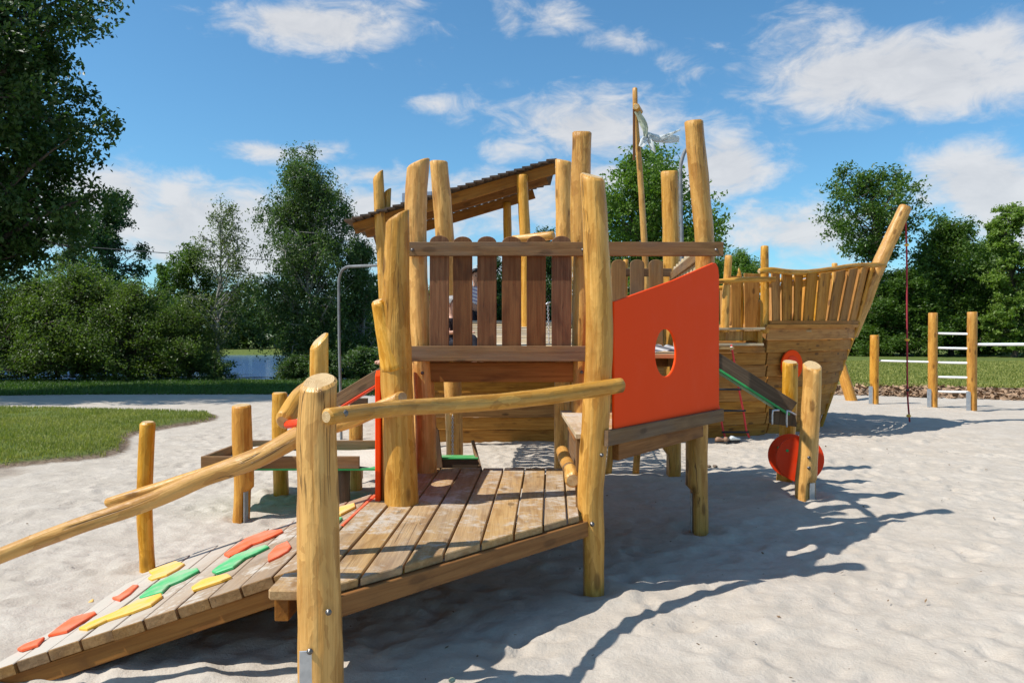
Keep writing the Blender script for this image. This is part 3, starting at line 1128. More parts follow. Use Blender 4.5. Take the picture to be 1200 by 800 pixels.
# --- posts
log('post', [P(374, 449, 3.3), P(371, 520, 3.3), P(373, 600, 3.3), P(375, 680, 3.3), P(376, 760, 3.3), P(377, 880, 3.3)][::-1], [.094, .093, .09, .086, .083, .078], tower, tilt1=Vector((.12, .42, 0)), nseg=32, step=.04, seed=1, label='tallest looking front left post with a steel shoe near the sand')
shoe(P(361, 800, 3.218), (1, 0.15, 0), 0.0, 0.29, 0.066, (-0.1, -1, 0), tower)
bolt(P(363, 763, 3.207), (0, -1, 0), tower, .013)
bolt(P(385, 717, 3.20), (0.1, -1, 0), tower, .013)
log('post', [P(694, 208, 4.85), P(699, 300, 4.85), P(702, 390, 4.85), P(700, 450, 4.85), P(696, 520, 4.85), P(692, 580, 4.85), P(694, 640, 4.85), P(694, 725, 4.85)][::-1],
    [.074, .076, .08, .083, .084, .083, .083, .078], tower, tilt1=Vector((-.3, .35, 0)), nseg=32, step=.04, seed=2, notch=(Vector((-1, 0, 0)), .50, .72), label='crooked front right post beside the orange panel')
log('post', [P(490, 192, 6.3), P(487, 260, 6.3), P(490, 340, 6.3), P(494, 420, 6.3), P(498, 500, 6.3), P(499, 640, 6.3)][::-1], [.088, .09, .088, .09, .092, .092], tower, tilt1=Vector((.5, .1, 0)), nseg=28, step=.05, seed=3)
# forked post
fork = log('forked_post', [P(466, 254, 5.1), P(464, 330, 5.1), P(463, 400, 5.1), P(466, 470, 5.1), P(469, 540, 5.1), P(471, 600, 5.1), P(471, 690, 5.1)][::-1], [.105, .112, .108, .104, .108, .092, .078], tower, tilt1=Vector((.62, .1, 0)), nseg=32, step=.04, seed=4)
log('branch_stub', [P(463, 432, 5.09), P(456, 400, 5.08), P(449, 375, 5.07), P(443, 354, 5.06)], [.10, .082, .062, .046], fork, tilt1=Vector((0, .2, 0)), nseg=20, step=.03, seed=5)
log('post', [P(682, 156, 6.3), P(680, 250, 6.3), P(683, 330, 6.3), P(682, 420, 6.3), P(682, 640, 6.3)][::-1], [.085, .085, .082, .08, .077], tower, tilt1=Vector((0, .2, 0)), nseg=26, step=.05, seed=6)
log('post', [P(813, 143, 6.33), P(820, 220, 6.33), P(826, 300, 6.33), P(822, 400, 6.33), P(817, 500, 6.33), P(817, 650, 6.33)][::-1], [.088, .087, .084, .082, .08, .078], tower, tilt1=Vector((0, .15, 0)), nseg=26, step=.05, seed=7, notch=(Vector((-1, 0, 0)), .36, .45))
shoe((1.48, 6.33, 0), (0, 1, 0), 0.0, 0.32, 0.06, (-1, 0, 0), tower)
log('post', [P(785, 202, 8.8), P(787, 300, 8.8), P(788, 450, 8.8), P(787, 585, 8.8)][::-1], [.098, .1, .1, .1], tower, tilt1=Vector((0, .1, 0)), nseg=24, step=.07, seed=8, notch=(Vector((-1, 0, 0)), .30, .5))
log('post', [P(514, 190, 8.5), P(519, 250, 8.5), P(524, 320, 8.5), P(529, 420, 8.5), P(532, 500, 8.5), P(533, 590, 8.5)][::-1], [.092, .096, .1, .102, .1, .095], tower, tilt1=Vector((-.1, .1, 0)), nseg=26, step=.05, seed=9)
log('post', [P(660, 189, 8.5), P(661, 280, 8.5), P(660, 400, 8.5), P(658, 480, 8.5), P(657, 590, 8.5)][::-1], [.075, .085, .09, .092, .088], tower, tilt1=Vector((-.2, .2, 0)), nseg=24, step=.07, seed=10)
log('post', [P(374, 400, 3.89), P(374, 450, 3.89), P(375, 560, 3.9), P(376, 780, 3.9)][::-1], [.05, .05, .048, .047], tower, tilt1=Vector((.75, .55, 0)), nseg=22, step=.05, seed=11)
log('post', [P(173, 496, 5.27), P(170, 560, 5.27), P(170, 610, 5.27), P(173, 660, 5.27), P(174, 690, 5.27)][::-1], [.05, .052, .052, .052, .05], tower, tilt1=Vector((0, .1, 0)), nseg=20, step=.04, seed=12, label='slim post standing at the lower end of the ramp')

# --- rails
hr = log('handrail', [P(384, 488, 3.12), P(420, 483, 3.30), P(470, 478, 3.62), P(540, 474, 4.02), P(600, 469, 4.3), P(650, 463, 4.5), P(690, 457, 4.64), P(727, 451, 4.76)], [.033, .034, .037, .042, .046, .048, .05, .047], tower, nseg=22, step=.04, seed=13, tilt0=Vector((.2, .5, 0)), label='wavy front handrail ending beside the orange panel')
bolt(P(404, 484, 3.175), (-.2, -1, .1), tower, .015)
log('handrail', [P(-70, 680, 3.5), P(0, 651, 3.5), P(80, 620, 3.5), P(168, 590, 3.5), P(240, 559, 3.47), P(300, 537, 3.44), P(345, 513, 3.42), P(368, 500, 3.40)], [.034, .035, .036, .038, .040, .043, .044, .042], tower, nseg=22, step=.04, seed=14, label='sloping handrail along the near side of the ramp')
log('handrail', [P(126, 589, 5.13), P(180, 573, 5.13), P(240, 554, 5.13), P(296, 534, 5.12), P(345, 514, 5.10), P(410, 493, 5.02), P(470, 466, 4.96)], [.032, .038, .038, .04, .044, .046, .044], tower, nseg=20, step=.05, seed=15, tilt1=Vector((0, .6, 0)), label='sloping handrail along the far side of the ramp')
log('grab_log', [P(333, 493, 3.50), P(345, 474, 3.62), P(354, 463, 3.78), P(368, 452, 3.95)], [.043, .045, .046, .045], tower, nseg=22, step=.03, seed=16)
tube('connecting_pipe', [P(337, 497, 3.50), P(356, 495, 3.36)], .019, M_RED, tower, nseg=14)
board('rail_board', (-.845, 6.185, 2.308), (1.70, 6.185, 2.308), .112, .038, (0, 0, 1), M_BOARD, tower)
for xx in (-.80, .57, 1.64):
    bolt((xx, 6.166, 2.30), (0, -1, 0), tower, .014)
board('floor_fascia', (-.825, 6.165, 1.468), (.61, 6.165, 1.468), .122, .04, (0, 0, 1), M_BOARD, tower)
board('floor_beam', (-.68, 6.28, 1.315), (.50, 6.28, 1.315), .16, .06, (0, 0, 1), M_BEAM, tower)
board('floor_beam', (-.72, 8.55, 1.35), (1.75, 8.60, 1.35), .16, .06, (0, 0, 1), M_BEAM, tower)
board('floor_beam', (-.79, 6.42, 1.35), (-.72, 8.45, 1.35), .14, .06, (0, 0, 1), M_BEAM, tower)
board('floor_beam', (1.55, 6.42, 1.35), (1.78, 8.7, 1.35), .14, .06, (0, 0, 1), M_BEAM, tower)
for i in range(13):
    y = 6.32 + i * .178
    board('floor_board', (-.86 if i % 2 else -.84, y, 1.445), (1.66 + .012 * i, y + .02, 1.445), .1772, .036, (0, 1, 0), M_DECK, tower)
for c in ((512 - 499) and P(499, 434, 6.2),):
    bolt((P(495, 437, 6.205)), (0, -1, 0), tower, .014)
bolt(P(682, 436, 6.21), (0, -1, 0), tower, .014)
bolt(P(705, 533, 4.78), (.3, -1, 0), tower, .013)
bolt(P(694, 614, 4.765), (0, -1, 0), tower, .015)

# --- pickets
for px in (516, 543, 571, 599.5, 628, 657):
    slat('slat', (px - CX) / F * 6.3, 6.235, 1.40, 2.418 + random.uniform(-.006, .006), .156, tower)
for px in (724.5, 746, 768):
    slat('slat', (px - CX) / F * 8.5, 8.48, 1.46, 2.455, .158, tower, M_BOARD)
board('back_rail', (1.0, 8.535, 2.32), (1.78, 8.57, 2.32), .09, .034, (0, 0, 1), M_BOARD, tower)
for k in range(8):
    y = 6.75 + k * .235
    slat('slat', 1.60 + .012 * k * 2, y, 1.46, 2.40 - .004 * k, .14, tower, M_PALE, dirx=(.12, 1, 0))
board('side_rail', (1.56, 6.42, 2.28), (1.80, 8.72, 2.28), .09, .034, (0, 0, 1), M_BOARD, tower)
log('stake', [(1.13, 9.0, 0), (1.28, 9.02, 1.4), (1.335, 9.0, 2.50)], [.04, .036, .032], tower, nseg=14, seed=20)
log('stake', [(1.45, 9.0, 0), (1.54, 9.0, 1.2), (1.56, 9.0, 2.1)], [.04, .036, .03], tower, nseg=14, seed=21)
log('top_log', [P(602, 281, 8.62), P(648, 276, 8.36)], [.05, .047], tower, nseg=18, seed=22)

# --- deck planks (ends cut along the slanting front edge)
xs_j = [-.985, -.812, -.645, -.470, -.292, -.112, .066, .238, .392, .475]


def front_y(x):
    return max(3.345, 3.43 + (x + .77) * 1.115)


for i in range(len(xs_j) - 1):
    g = .006
    xa, xb = xs_j[i] + g, xs_j[i + 1] - g
    if i == 0:
        poly = [(-1.065, 3.36), (-1.05, 3.335), (xb - .02, 3.335), (xb - .02 + .06, 6.46), (xa + .03, 6.46), (xa + .0, 3.60), (-1.065, 3.58)]
        poly = [(-1.065, 3.36), (-1.05, 3.335), (xb - .055, 3.335), (xb + .045, 6.46), (xa + .045, 6.46), (xa - .02, 3.60), (-1.065, 3.58)]
    else:
        poly = [(xa - .055, front_y(xa - .055) + random.uniform(-.008, .008)), (xb - .055, front_y(xb - .055) + random.uniform(-.008, .008)), (xb + .045, 6.47), (xa + .045, 6.47)]
    prism('deck_plank', poly, (0, 0, DZ - .042), (1, 0, 0), (0, 1, 0), (0, 0, 1), .042 + random.uniform(-.003, .002), M_DECK, tower, .005)
A0, B0 = Vector((-.79, 3.40, .408)), Vector((.47, 4.81, .408))
board('deck_fascia', A0, B0, .096, .05, (0, 0, 1), M_BEAM, tower)
board('deck_joist', (-1.02, 3.40, .40), (-.98, 5.40, .40), .11, .065, (0, 0, 1), M_BEAM, tower)
board('deck_joist', (.40, 4.95, .40), (.45, 6.45, .40), .11, .05, (0, 0, 1), M_BEAM, tower)
board('deck_joist', (-.9, 6.40, .40), (.5, 6.40, .40), .11, .05, (0, 0, 1), M_BEAM, tower)
board('deck_joist', (-.93, 4.6, .40), (.2, 4.7, .40), .10, .05, (0, 0, 1), M_BEAM, tower)

# --- ramp
RS = 0.333
Ra = Vector((-1, 0, -RS)).normalized()
Rn = Vector((-RS, 0, 1)).normalized()
Rc = math.hypot(1, RS)
RO = Vector((-1.0, 0, DZ))
for i in range(14):
    n0, n1, f0, f1 = i * .1552, (i + 1) * .1552, i * .180, (i + 1) * .180
    f0, f1 = f0 - .03, f1 - .03
    if i == 0: f0 = -.02
    g = .005
    ya, yb = 3.70 + random.uniform(-.008, .008), 5.36 + random.uniform(-.03, .03)
    poly = [((n0 + g) * Rc, ya), ((n1 - g) * Rc, ya), ((f1 - g) * Rc, yb), ((f0 + g) * Rc, yb)]
    prism('ramp_plank', poly, RO - Rn * .054 + Rn * random.uniform(-.003, .003), Ra, (0, 1, 0), Rn, .054, M_RAMP, tower, .004)
for yy in (3.745, 5.28):
    board('ramp_stringer', RO + Ra * .03 - Rn * .100 + Vector((0, yy, 0)), RO + Ra * 2.1 - Rn * .100 + Vector((0, yy, 0)), .09, .05, Rn, M_BEAM, tower)


def ramp_ab(px, py):
    k, q = (px - CX) / F, (py - HY) / F
    # z = DZ + RS*(X+1) ; X = kY ; z = 1.6 - qY
    Y = (CAM_H - DZ - RS - .012) / (q + RS * k)
    return ((-(k * Y) - 1.0) * Rc, Y)


holds = [
    ('coral', M_CORAL, [(21, 760), (29, 755), (53, 746), (45, 755), (26, 761)]),
    ('coral', M_CORAL, [(57, 744), (74, 731), (86, 723), (101, 719), (112, 716), (113.5, 718), (97, 728), (79, 739)]),
    ('yellow', M_YEL, [(93, 736), (106, 729), (135, 717), (162, 703), (190, 695), (191, 698), (178, 708), (157, 716), (126, 726), (103, 737)]),
    ('yellow', M_YEL, [(97, 705), (111, 700), (110, 704), (101, 708)]),
    ('coral', M_CORAL, [(132, 700), (139, 698), (157, 685), (163, 685), (153, 695), (141, 703)]),
    ('yellow', M_YEL, [(175, 669), (187, 664), (207, 657), (217, 660), (209, 666), (196, 673), (178, 679), (174, 677), (180, 673)]),
    ('green', M_GRNH, [(164, 699), (180, 685), (196, 677), (211, 669), (232, 665), (234, 668), (216, 678), (199, 685), (191, 693), (167, 700)]),
    ('coral', M_CORAL, [(263, 649), (270, 644), (288, 631), (312, 622), (331, 620), (332, 622), (320, 628), (308, 633), (296, 637), (280, 647), (269, 652)]),
    ('green', M_GRNH, [(249, 669), (258, 662), (276, 650), (296, 643), (312, 638), (316, 640), (302, 647), (288, 653), (274, 664), (254, 671)]),
    ('yellow', M_YEL, [(225, 688), (236, 680), (248, 676), (268, 672), (272, 675), (260, 680), (242, 686), (227, 691)]),
    ('coral', M_CORAL, [(315, 650), (324, 640), (338, 634), (342, 640), (338, 645), (328, 651), (315, 657)]),
    ('yellow', M_YEL, [(388, 600), (398, 594), (416, 589), (417, 593), (400, 602), (390, 605)]),
    ('green', M_GRNH, [(386, 611), (395, 606), (402, 606), (396, 612), (388, 616)]),
]


def smooth_poly(p, it=0):
    for _ in range(it):
        q = []
        for i in range(len(p)):
            a, b = Vector(p[i]), Vector(p[(i + 1) % len(p)])
            q += [tuple(a * .75 + b * .25), tuple(a * .25 + b * .75)]
        p = q
    return p


for (cn, mt, pts) in holds:
    poly = smooth_poly([ramp_ab(*q) for q in pts])
    prism('foothold', poly, RO + Rn * -.001, Ra, (0, 1, 0), Rn, .018, mt, tower, .004, label=cn + ' foothold screwed on the ramp')
quad_slab('foothold', [(-1.005, 4.5, .503), (-.985, 4.5, .503), (-.94, 5.33, .509), (-.965, 5.34, .509)], .016, M_CORAL, tower, label='thin red strip at the joint of ramp and deck')

# --- left orange panel with round window
pa, pb_ = Vector((-.885, 5.15, DZ)), Vector((-.815, 6.24, DZ))
dd = (pb_ - pa)
Lp = dd.length
panel_with_hole('orange_panel', [(0, 0), (Lp, 0), (Lp, .84), (Lp - .03, .875), (.03, .875), (0, .84)], (.56, .47), .135, pa - Vector((.034, 0, 0)), dd, (0, 0, 1), (1, 0, 0), .036, M_ORANGE, tower, label='left orange panel with a round window, seen edge on')
board('panel_batten', (-.845, 5.19, DZ), (-.845, 5.19, 1.33), .07, .04, (1, 0, 0), M_BEAM, tower)

# --- right orange panel
ra, rb = Vector((.63, 4.86, 1.025)), Vector((1.665, 6.235, 1.025))
rd = (rb - ra)
Lr = rd.length
rd.normalize()
rn = Vector((rd.y, -rd.x, 0))
panel_with_hole('orange_panel', [(0, -.03), (Lr, -.03), (Lr, 1.08), (Lr - .02, 1.14), (Lr - .06, 1.168), (Lr - .12, 1.168), (Lr * .5, .985), (0, .80)], (.745, .465), .168, ra, rd, (0, 0, 1), rn, .018, M_ORANGE, tower, label='large orange panel with a slanted top and a round window')
board('platform_edge', Vector((.585, 4.775, .972)) + rn * .0, Vector((1.69, 6.22, .972)) + rn * .012, .098, .034, (0, 0, 1), M_BOARD, tower)
board('platform_beam', Vector((.70, 5.0, .86)) - rn * .03, Vector((1.55, 6.2, .86)) - rn * .03, .125, .05, (0, 0, 1), M_BEAM, tower)
for i in range(6):
    xa, xb = .405 + i * .215, .405 + (i + 1) * .215 - .008
    fy = lambda x: max(4.87, 4.86 + (x - .6) * 1.33 - .034)
    if fy(xa) > 6.3: break
    prism('platform_board', [(xa, fy(xa)), (xb, min(6.36, fy(xb))), (xb, 6.42), (xa, 6.42)], (0, 0, .955), (1, 0, 0), (0, 1, 0), (0, 0, 1), .034, M_PALE if i == 0 else M_DECK, tower, .004)
board('platform_beam', (.47, 5.0, .90), (.48, 6.3, .90), .10, .05, (0, 0, 1), M_BEAM, tower)
board('step_board', (.44, 5.0, .95), (.44, 5.0, .50), .05, .035, (1, 0, 0), M_BOARD, tower)
board('riser_board', (.47, 4.93, .70), (.48, 6.40, .70), .52, .03, (0, 0, 1), M_BOARD, tower)
log('step_log', [P(659, 529, 5.65), P(663, 540, 5.4), P(668, 550, 5.15), P(671, 562, 4.92)], [.045, .047, .045, .050], tower, nseg=20, step=.03, seed=31)
tube('step_log_strap', [P(667.2, 549, 5.17), P(667.9, 551, 5.14)], .049, M_BOARD, tower, nseg=18)

# --- little green-edged sand trough at the back of the deck
board('trough_front', (-.655, 6.54, .512), (-.29, 6.54, .512), .10, .024, (0, 0, 1), M_DARK, tower)
board('trough_edge', (-.655, 6.533, .571), (-.285, 6.533, .571), .03, .016, (0, 1, 0), M_GRN, tower)
quad_slab('trough_side', [(-.245, 6.50, .46), (-.30, 6.85, .50), (-.33, 6.85, .68), (-.335, 6.82, .69)], .03, M_BOARD, tower)
board('trough_floor', (-.475, 6.56, .553), (-.475, 6.80, .553), .34, .012, (1, 0, 0), M_GRN, tower)
quad_slab('trough_side', [P(509, 548, 6.5), P(519, 548, 6.5), P(514, 505, 6.5), P(511, 500, 6.5)], .03, M_BOARD, tower)


def chain(pts, parent, mat=M_STEEL, link=.032, r=.0035):
    V, Fc = [], []
    p0, p1 = Vector(pts[0]), Vector(pts[1])
    L = (p1 - p0).length
    n = int(L / (link * .72))
    T = (p1 - p0).normalized()
    for i in range(n):
        c = p0.lerp(p1, (i + .5) / n)
        side = Vector((1, 0, 0)) if i % 2 else Vector((0, 1, 0))
        side = (side - T * side.dot(T)).normalized()
        nn = T.cross(side)
        b = len(V)
        for k in range(8):
            th = 2 * math.pi * k / 8
            d = T * (math.cos(th) * link / 2) + side * (math.sin(th) * link * .32)
            for j in range(4):
                ph = math.pi / 2 * j
                V.append(c + d + d.normalized() * (r * math.cos(ph)) + nn * (r * math.sin(ph)))
        for k in range(8):
            for j in range(4):
                a, a2 = b + k * 4 + j, b + k * 4 + (j + 1) % 4
                q, q2 = b + ((k + 1) % 8) * 4 + j, b + ((k + 1) % 8) * 4 + (j + 1) % 4
                Fc.append((a, a2, q2, q))
    return mk('chain', V, Fc, mat, parent, smooth=True)


chain([P(642, 354, 8.3), P(643.5, 404, 8.3)], tower)
chain([P(530.5, 486, 8.38), P(530.5, 535, 8.38)], tower)
tube('chain_hook', [P(638, 357, 8.3), P(645, 354, 8.3)], .008, M_STEEL, tower)

# --- boards of the hanging bridge between tower and ship
bridge = thing('hanging_bridge', (.15, 10.0, 0), 'hanging plank bridge behind the tower fence leading up to the ship', 'bridge')
for i in range(16):
    t = i / 15
    y, z = 8.72 + 2.72 * t, 1.50 + .33 * t - .05 * math.sin(math.pi * t)
    board('bridge_board', (-1.12 + random.uniform(-.02, .02), y, z), (.84 + random.uniform(-.02, .02), y + random.uniform(-.02, .02), z + random.uniform(-.01, .01)), .135, .03, (0, 1, .1), M_PALE, bridge)
for xx in (-1.06, .78):
    tube('bridge_rope', [(xx, 8.6, 1.52), (xx, 9.4, 1.50), (xx, 10.2, 1.60), (xx, 11.5, 1.86)], .014, M_NET, bridge, nseg=8)
netV, netF = [], []


def add_cord(V, Fc, a, b, r, ns=4):
    a, b = Vector(a), Vector(b)
    T = (b - a).normalized()
    u = T.orthogonal().normalized()
    w = T.cross(u)
    base = len(V)
    for p in (a, b):
        for k in range(ns):
            t = 2 * math.pi * k / ns
            V.append(p + u * r * math.cos(t) + w * r * math.sin(t))
    for k in range(ns):
        k2 = (k + 1) % ns
        Fc.append((base + k, base + k2, base + ns + k2, base + ns + k))


for sx in (-1.14, .86):
    for i in range(16):
        y = 8.75 + i * .18
        zb = 1.52 + .33 * i / 15
        add_cord(netV, netF, (sx, y, zb), (sx, y + .18, zb + .35), .006)
        add_cord(netV, netF, (sx, y + .18, zb), (sx, y, zb + .35), .006)
tag(mk('side_net', netV, netF, M_NET, bridge), kind='stuff')

# ------------------------------------------------------------------ chute and pulley on the right
chute = thing('sand_chute', (2.3, 7.1, 0), 'dark sand chute with green floor sloping from the orange panel to the pulley posts', 'chute')
ca, cb = P(833, 418, 7.75), P(929, 479, 7.72)
cd = (cb - ca).normalized()
cs = Vector((-cd.y, cd.x, 0)).normalized()
board('side_board', ca, cb, .155, .03, (0, 0, 1), M_DARK, chute)
board('side_board', ca + cs * .30, cb + cs * .30, .155, .03, (0, 0, 1), M_DARK, chute)
dn = Vector((0, 0, 1)) - cd * cd.z
dn.normalize()
V0 = ca - dn * .086 + cs * .14
board('chute_floor', ca - dn * .068 + cs * .150, cb - dn * .068 + cs * .150 + cd * .01, .275, .022, cs, M_GRN, chute)
board('chute_edge', ca - dn * .066 - cs * .019, cb - dn * .066 - cs * .019, .024, .008, dn, M_GRN, chute)
quad_slab('spout_box', [P(907, 497, 7.75), P(934, 500, 7.75), P(932, 483, 7.75), P(907, 480, 7.75)], .16, M_DARK, chute)
for (x0, x1) in ((905, 913), (922, 933)):
    tube('hook', [P(x0, 497 if x0 == 905 else 500, 7.5), P(x0, 486, 7.5), P(x0 + .6, 481, 7.5), P(x1, 480.5 if x0 == 905 else 486, 7.5)], .010, M_STEEL, chute, nseg=8, step=.03)

pul = thing('sand_pulley', (2.9, 7.8, 0), 'two log posts holding a drum of two red discs near the sand', 'pulley')
log('post', [P(952, 429, 7.5), P(951, 470, 7.5), P(948, 520, 7.5), P(945, 560, 7.5), P(943, 610, 7.5)][::-1], [.098, .096, .09, .088, .086], pul, nseg=26, step=.04, seed=41, tilt1=Vector((.05, .5, 0)), notch=(Vector((.6, -.8, 0)), .20, .55))
shoe((2.905, 7.44, 0), (1, 0.55, 0), -.02, .19, .07, (.45, -.9, 0), pul)
for yy in (536, 548):
    bolt(P(948, yy, 7.405), (0, -1, 0), pul, .016)
log('post', [P(926, 425, 8.3), P(925, 480, 8.3), P(921, 530, 8.3), P(918, 590, 8.3)][::-1], [.085, .084, .083, .082], pul, nseg=24, step=.05, seed=42, tilt1=Vector((0, .25, 0)))
fc, bc = P(937.5, 537.5, 7.70), P(926, 533.5, 8.12)
disc('disc', fc, (bc - fc), .232, .022, M_RED, pul, 48)
disc('disc', bc, (bc - fc), .228, .022, M_RED, pul, 48)
tube('axle', [fc - Vector((0, .16, 0)), bc + Vector((0, .2, 0))], .018, M_STEEL, pul)
for k in range(4):
    th = math.pi / 4 + k * math.pi / 2 + .2
    o_ = Vector((math.cos(th) * .15, 0, math.sin(th) * .15))
    tube('drum_rod', [fc + o_, bc + o_], .014, M_GRN, pul)

# ------------------------------------------------------------------ sand table on the left
tbl = thing('sand_table', (-2.0, 7.4, 0), 'low sand play table with brown edge boards and green floor left of the deck', 'sand table')
X0, X1, Ya, Yb = -2.79, -1.37, 6.9, 7.96
board('edge_board', (X0, Ya, .478), (X1, Ya, .478), .108, .035, (0, 0, 1), M_BOARD, tbl)
board('edge_board', (X0 + .02, Yb, .478), (-1.02, Yb, .478), .108, .035, (0, 0, 1), M_BOARD, tbl)
board('edge_board', (X0 + .018, Ya + .02, .478), (X0 + .03, Yb - .02, .478), .106, .035, (0, 0, 1), M_BOARD, tbl)
board('edge_board', (-1.10, 7.2, .478), (-1.05, Yb - .02, .478), .106, .035, (0, 0, 1), M_BOARD, tbl)
prism('table_floor', [(X0 + .01, Ya - .012), (-1.13, Ya - .012), (-1.02, Yb), (X0 + .03, Yb)], (0, 0, .405), (1, 0, 0), (0, 1, 0), (0, 0, 1), .02, M_GRN, tbl, .003)
V, Fc = [], []
for j in range(13):
    for i in range(19):
        x, y = X0 + .04 + (1.64) * i / 18, Ya + .03 + .9 * j / 12
        V.append((x, y, .43 + .05 * mnoise.noise(Vector((x * 2.2, y * 2.2, 3))) + .03 * (j / 12)))
for j in range(12):
    for i in range(18):
        a = j * 19 + i
        Fc.append((a, a + 1, a + 20, a + 19))
m_sand = simple('loose sand', (0.56, 0.50, 0.42), rough=.95, var=.15, scale=60, spec=.1)
tag(mk('table_sand', V, Fc, m_sand, tbl, smooth=True), kind='stuff')
log('leg', [P(283, 476, 6.78), P(284, 520, 6.78), P(286, 570, 6.78), P(284, 625, 6.78)][::-1], [.080, .085, .085, .084], tbl, mat=M_LOGO, nseg=22, step=.05, seed=51, notch=(Vector((1, -.2, 0)), .26, .35), tilt1=Vector((0, .1, 0)), label='thick near left leg rising above the table edge')
shoe((-2.335, 6.73, 0), (.3, 1, 0), -.02, .25, .06, (1, -.3, 0), tbl)
log('leg', [P(328, 461, 7.84), P(328, 520, 7.84), P(330, 600, 7.84)][::-1], [.076, .075, .075], tbl, nseg=20, seed=52)
log('leg', [P(417, 489, 8.05), P(417, 540, 8.05), P(417, 600, 8.05)][::-1], [.07, .07, .07], tbl, nseg=20, seed=53)
log('leg', [(-1.55, 7.02, -.1), (-1.55, 7.02, .41)], [.07, .07], tbl, mat=M_DARK, nseg=16, seed=54)
quad_slab('spout_board', [P(392, 563, 7.2), P(396, 570, 7.2), P(409, 556, 7.2), P(404, 550, 7.2)], .03, M_PALE, tbl)

lch = thing('left_sand_chute', (-1.4, 8.1, 0), 'brown chute with red floor sloping from the tower down to the sand table', 'chute')
la, lb = P(388, 473, 8.0), P(475, 421, 8.0)
ld = (lb - la).normalized()
board('side_board', la, lb, .125, .03, (0, 0, 1), M_BOARD, lch)
board('side_board', la + Vector((0, .34, 0)), lb + Vector((0, .34, 0)), .125, .03, (0, 0, 1), M_BOARD, lch)
ln_ = Vector((-ld.z, 0, ld.x))
board('chute_floor', la - ln_ * .072 + Vector((.02, .17, 0)), lb - ln_ * .072 + Vector((0, .17, 0)), .385, .02, (0, 1, 0), M_RED, lch)
board('chute_support', P(410, 471, 8.5), P(431, 471, 8.5), .09, .04, (0, 0, 1), M_DARK, lch)
log('support_post', [P(420, 560, 8.55), P(420, 470, 8.55)], [.05, .05], lch, nseg=14, seed=55)
# ------------------------------------------------------------------ play ship
ship = thing('play_ship', (2.2, 13.0, 0), 'wooden playground ship with clinker hull, slatted bow, bowsprit, mast and roofed cabin', 'play ship')
base_pts = [(-1.65, 11.75), (0, 11.75), (1.6, 11.9), (3.2, 12.2), (4.3, 12.75), (5.05, 13.35), (5.56, 14.0)]
top_pts = [(-1.80, 11.45), (0, 11.45), (1.7, 11.58), (3.5, 11.9), (4.8, 12.5), (5.65, 13.15), (6.26, 14.0)]
bc_, _ = catmull([Vector((a, b, 0)) for a, b in base_pts], .02)
tc_, _ = catmull([Vector((a, b, 0)) for a, b in top_pts], .02)
ZT = 1.72


def curve_at(c, u):
    x = u * (len(c) - 1)
    i = min(int(x), len(c) - 2)
    return c[i].lerp(c[i + 1], x - i)


def hull_pt(u, z, side=1, out=0.0):
    b, t = curve_at(bc_, u), curve_at(tc_, u)
    zz = z * (1 + .035 * u * u)
    f = z / ZT
    p = b.lerp(t, f + .05 * math.sin(math.pi * min(max(f, 0), 1)))
    q = curve_at(tc_, min(1, u + .01)) - curve_at(tc_, max(0, u - .01))
    nrm = Vector((q.y, -q.x, 0)).normalized()
    p = p + nrm * out
    p.z = zz
    if side < 0:
        p.y = 28.0 - p.y
    return p


def u_for_px(px, z):
    lo, hi = 0.0, 1.0
    for _ in range(40):
        m = (lo + hi) / 2
        p = hull_pt(m, z)
        if CX + p.x / p.y * F < px: lo = m
        else: hi = m
    return (lo + hi) / 2


def hull_plank(u0, u1, z0, z1, side, mat=M_HULL, name='hull_plank', o0=.045, o1=.0, th=.03, parent=None):
    n = max(2, int((u1 - u0) * 40))
    V, GC, Fc = [], [], []
    s = 0
    g = random.random() * 5
    gp = .004 if name == 'hull_plank' else -.006
    wav = .016 if name == 'hull_plank' else 0
    for i in range(n + 1):
        u = u0 + (u1 - u0) * i / n
        dz = wav * mnoise.noise(Vector((u * 16, g * 9, 0)))
        a = hull_pt(u, z0 + gp + dz, side, o0)
        b = hull_pt(u, z1 - .004, side, o1)
        c = hull_pt(u, z1 - .004, side, o1 - th)
        d = hull_pt(u, z0 + gp + dz, side, o0 - th)
        if i: s += (a - V[-4]).length
        V += [a, b, c, d]
        GC += [(0, z0 + g, s + g), (0, z1 + g, s + g), (th, z1 + g, s + g), (th, z0 + g, s + g)]
    for i in range(n):
        a = i * 4
        for k in range(4):
            k2 = (k + 1) % 4
            f = (a + k, a + k2, a + 4 + k2, a + 4 + k)
            Fc.append(f[::-1] if side > 0 else f)
    Fc.append((0, 1, 2, 3))
    Fc.append((n * 4 + 3, n * 4 + 2, n * 4 + 1, n * 4))
    return mk(name, V, Fc, mat, parent or ship, gc=GC)


ub = u_for_px(897, ZT)
rows = 9
rh = ZT / rows
for side in (1, -1):
    for r_ in range(rows):
        z0, z1 = r_ * rh - (.05 if r_ == 0 else 0), (r_ + 1) * rh
        ur = u_for_px(897, max(.02, z0 + rh / 2))
        hull_plank(ur + .002, 1.0, z0, z1, side)
        if z0 < 1.40:
            hull_plank(0.0, .46 - .05 * (r_ % 2), z0, min(z1, 1.45), side)
            hull_plank(.463 - .05 * (r_ % 2), ur - .002, z0, min(z1, 1.45), side)
for r_ in range(7):
    z0 = r_ * rh
    p, q = hull_pt(0, z0 + rh / 2, 1), hull_pt(0, z0 + rh / 2, -1)
    board('stern_plank', p, q, rh - .006, .03, (0, 0, 1), M_HULL, ship)
log('stem', [(5.60, 14.0, -.1), (5.95, 14.0, .9), (6.32, 14.0, 1.86)], [.035, .035, .04], ship, mat=M_LOG, nseg=12, seed=60)
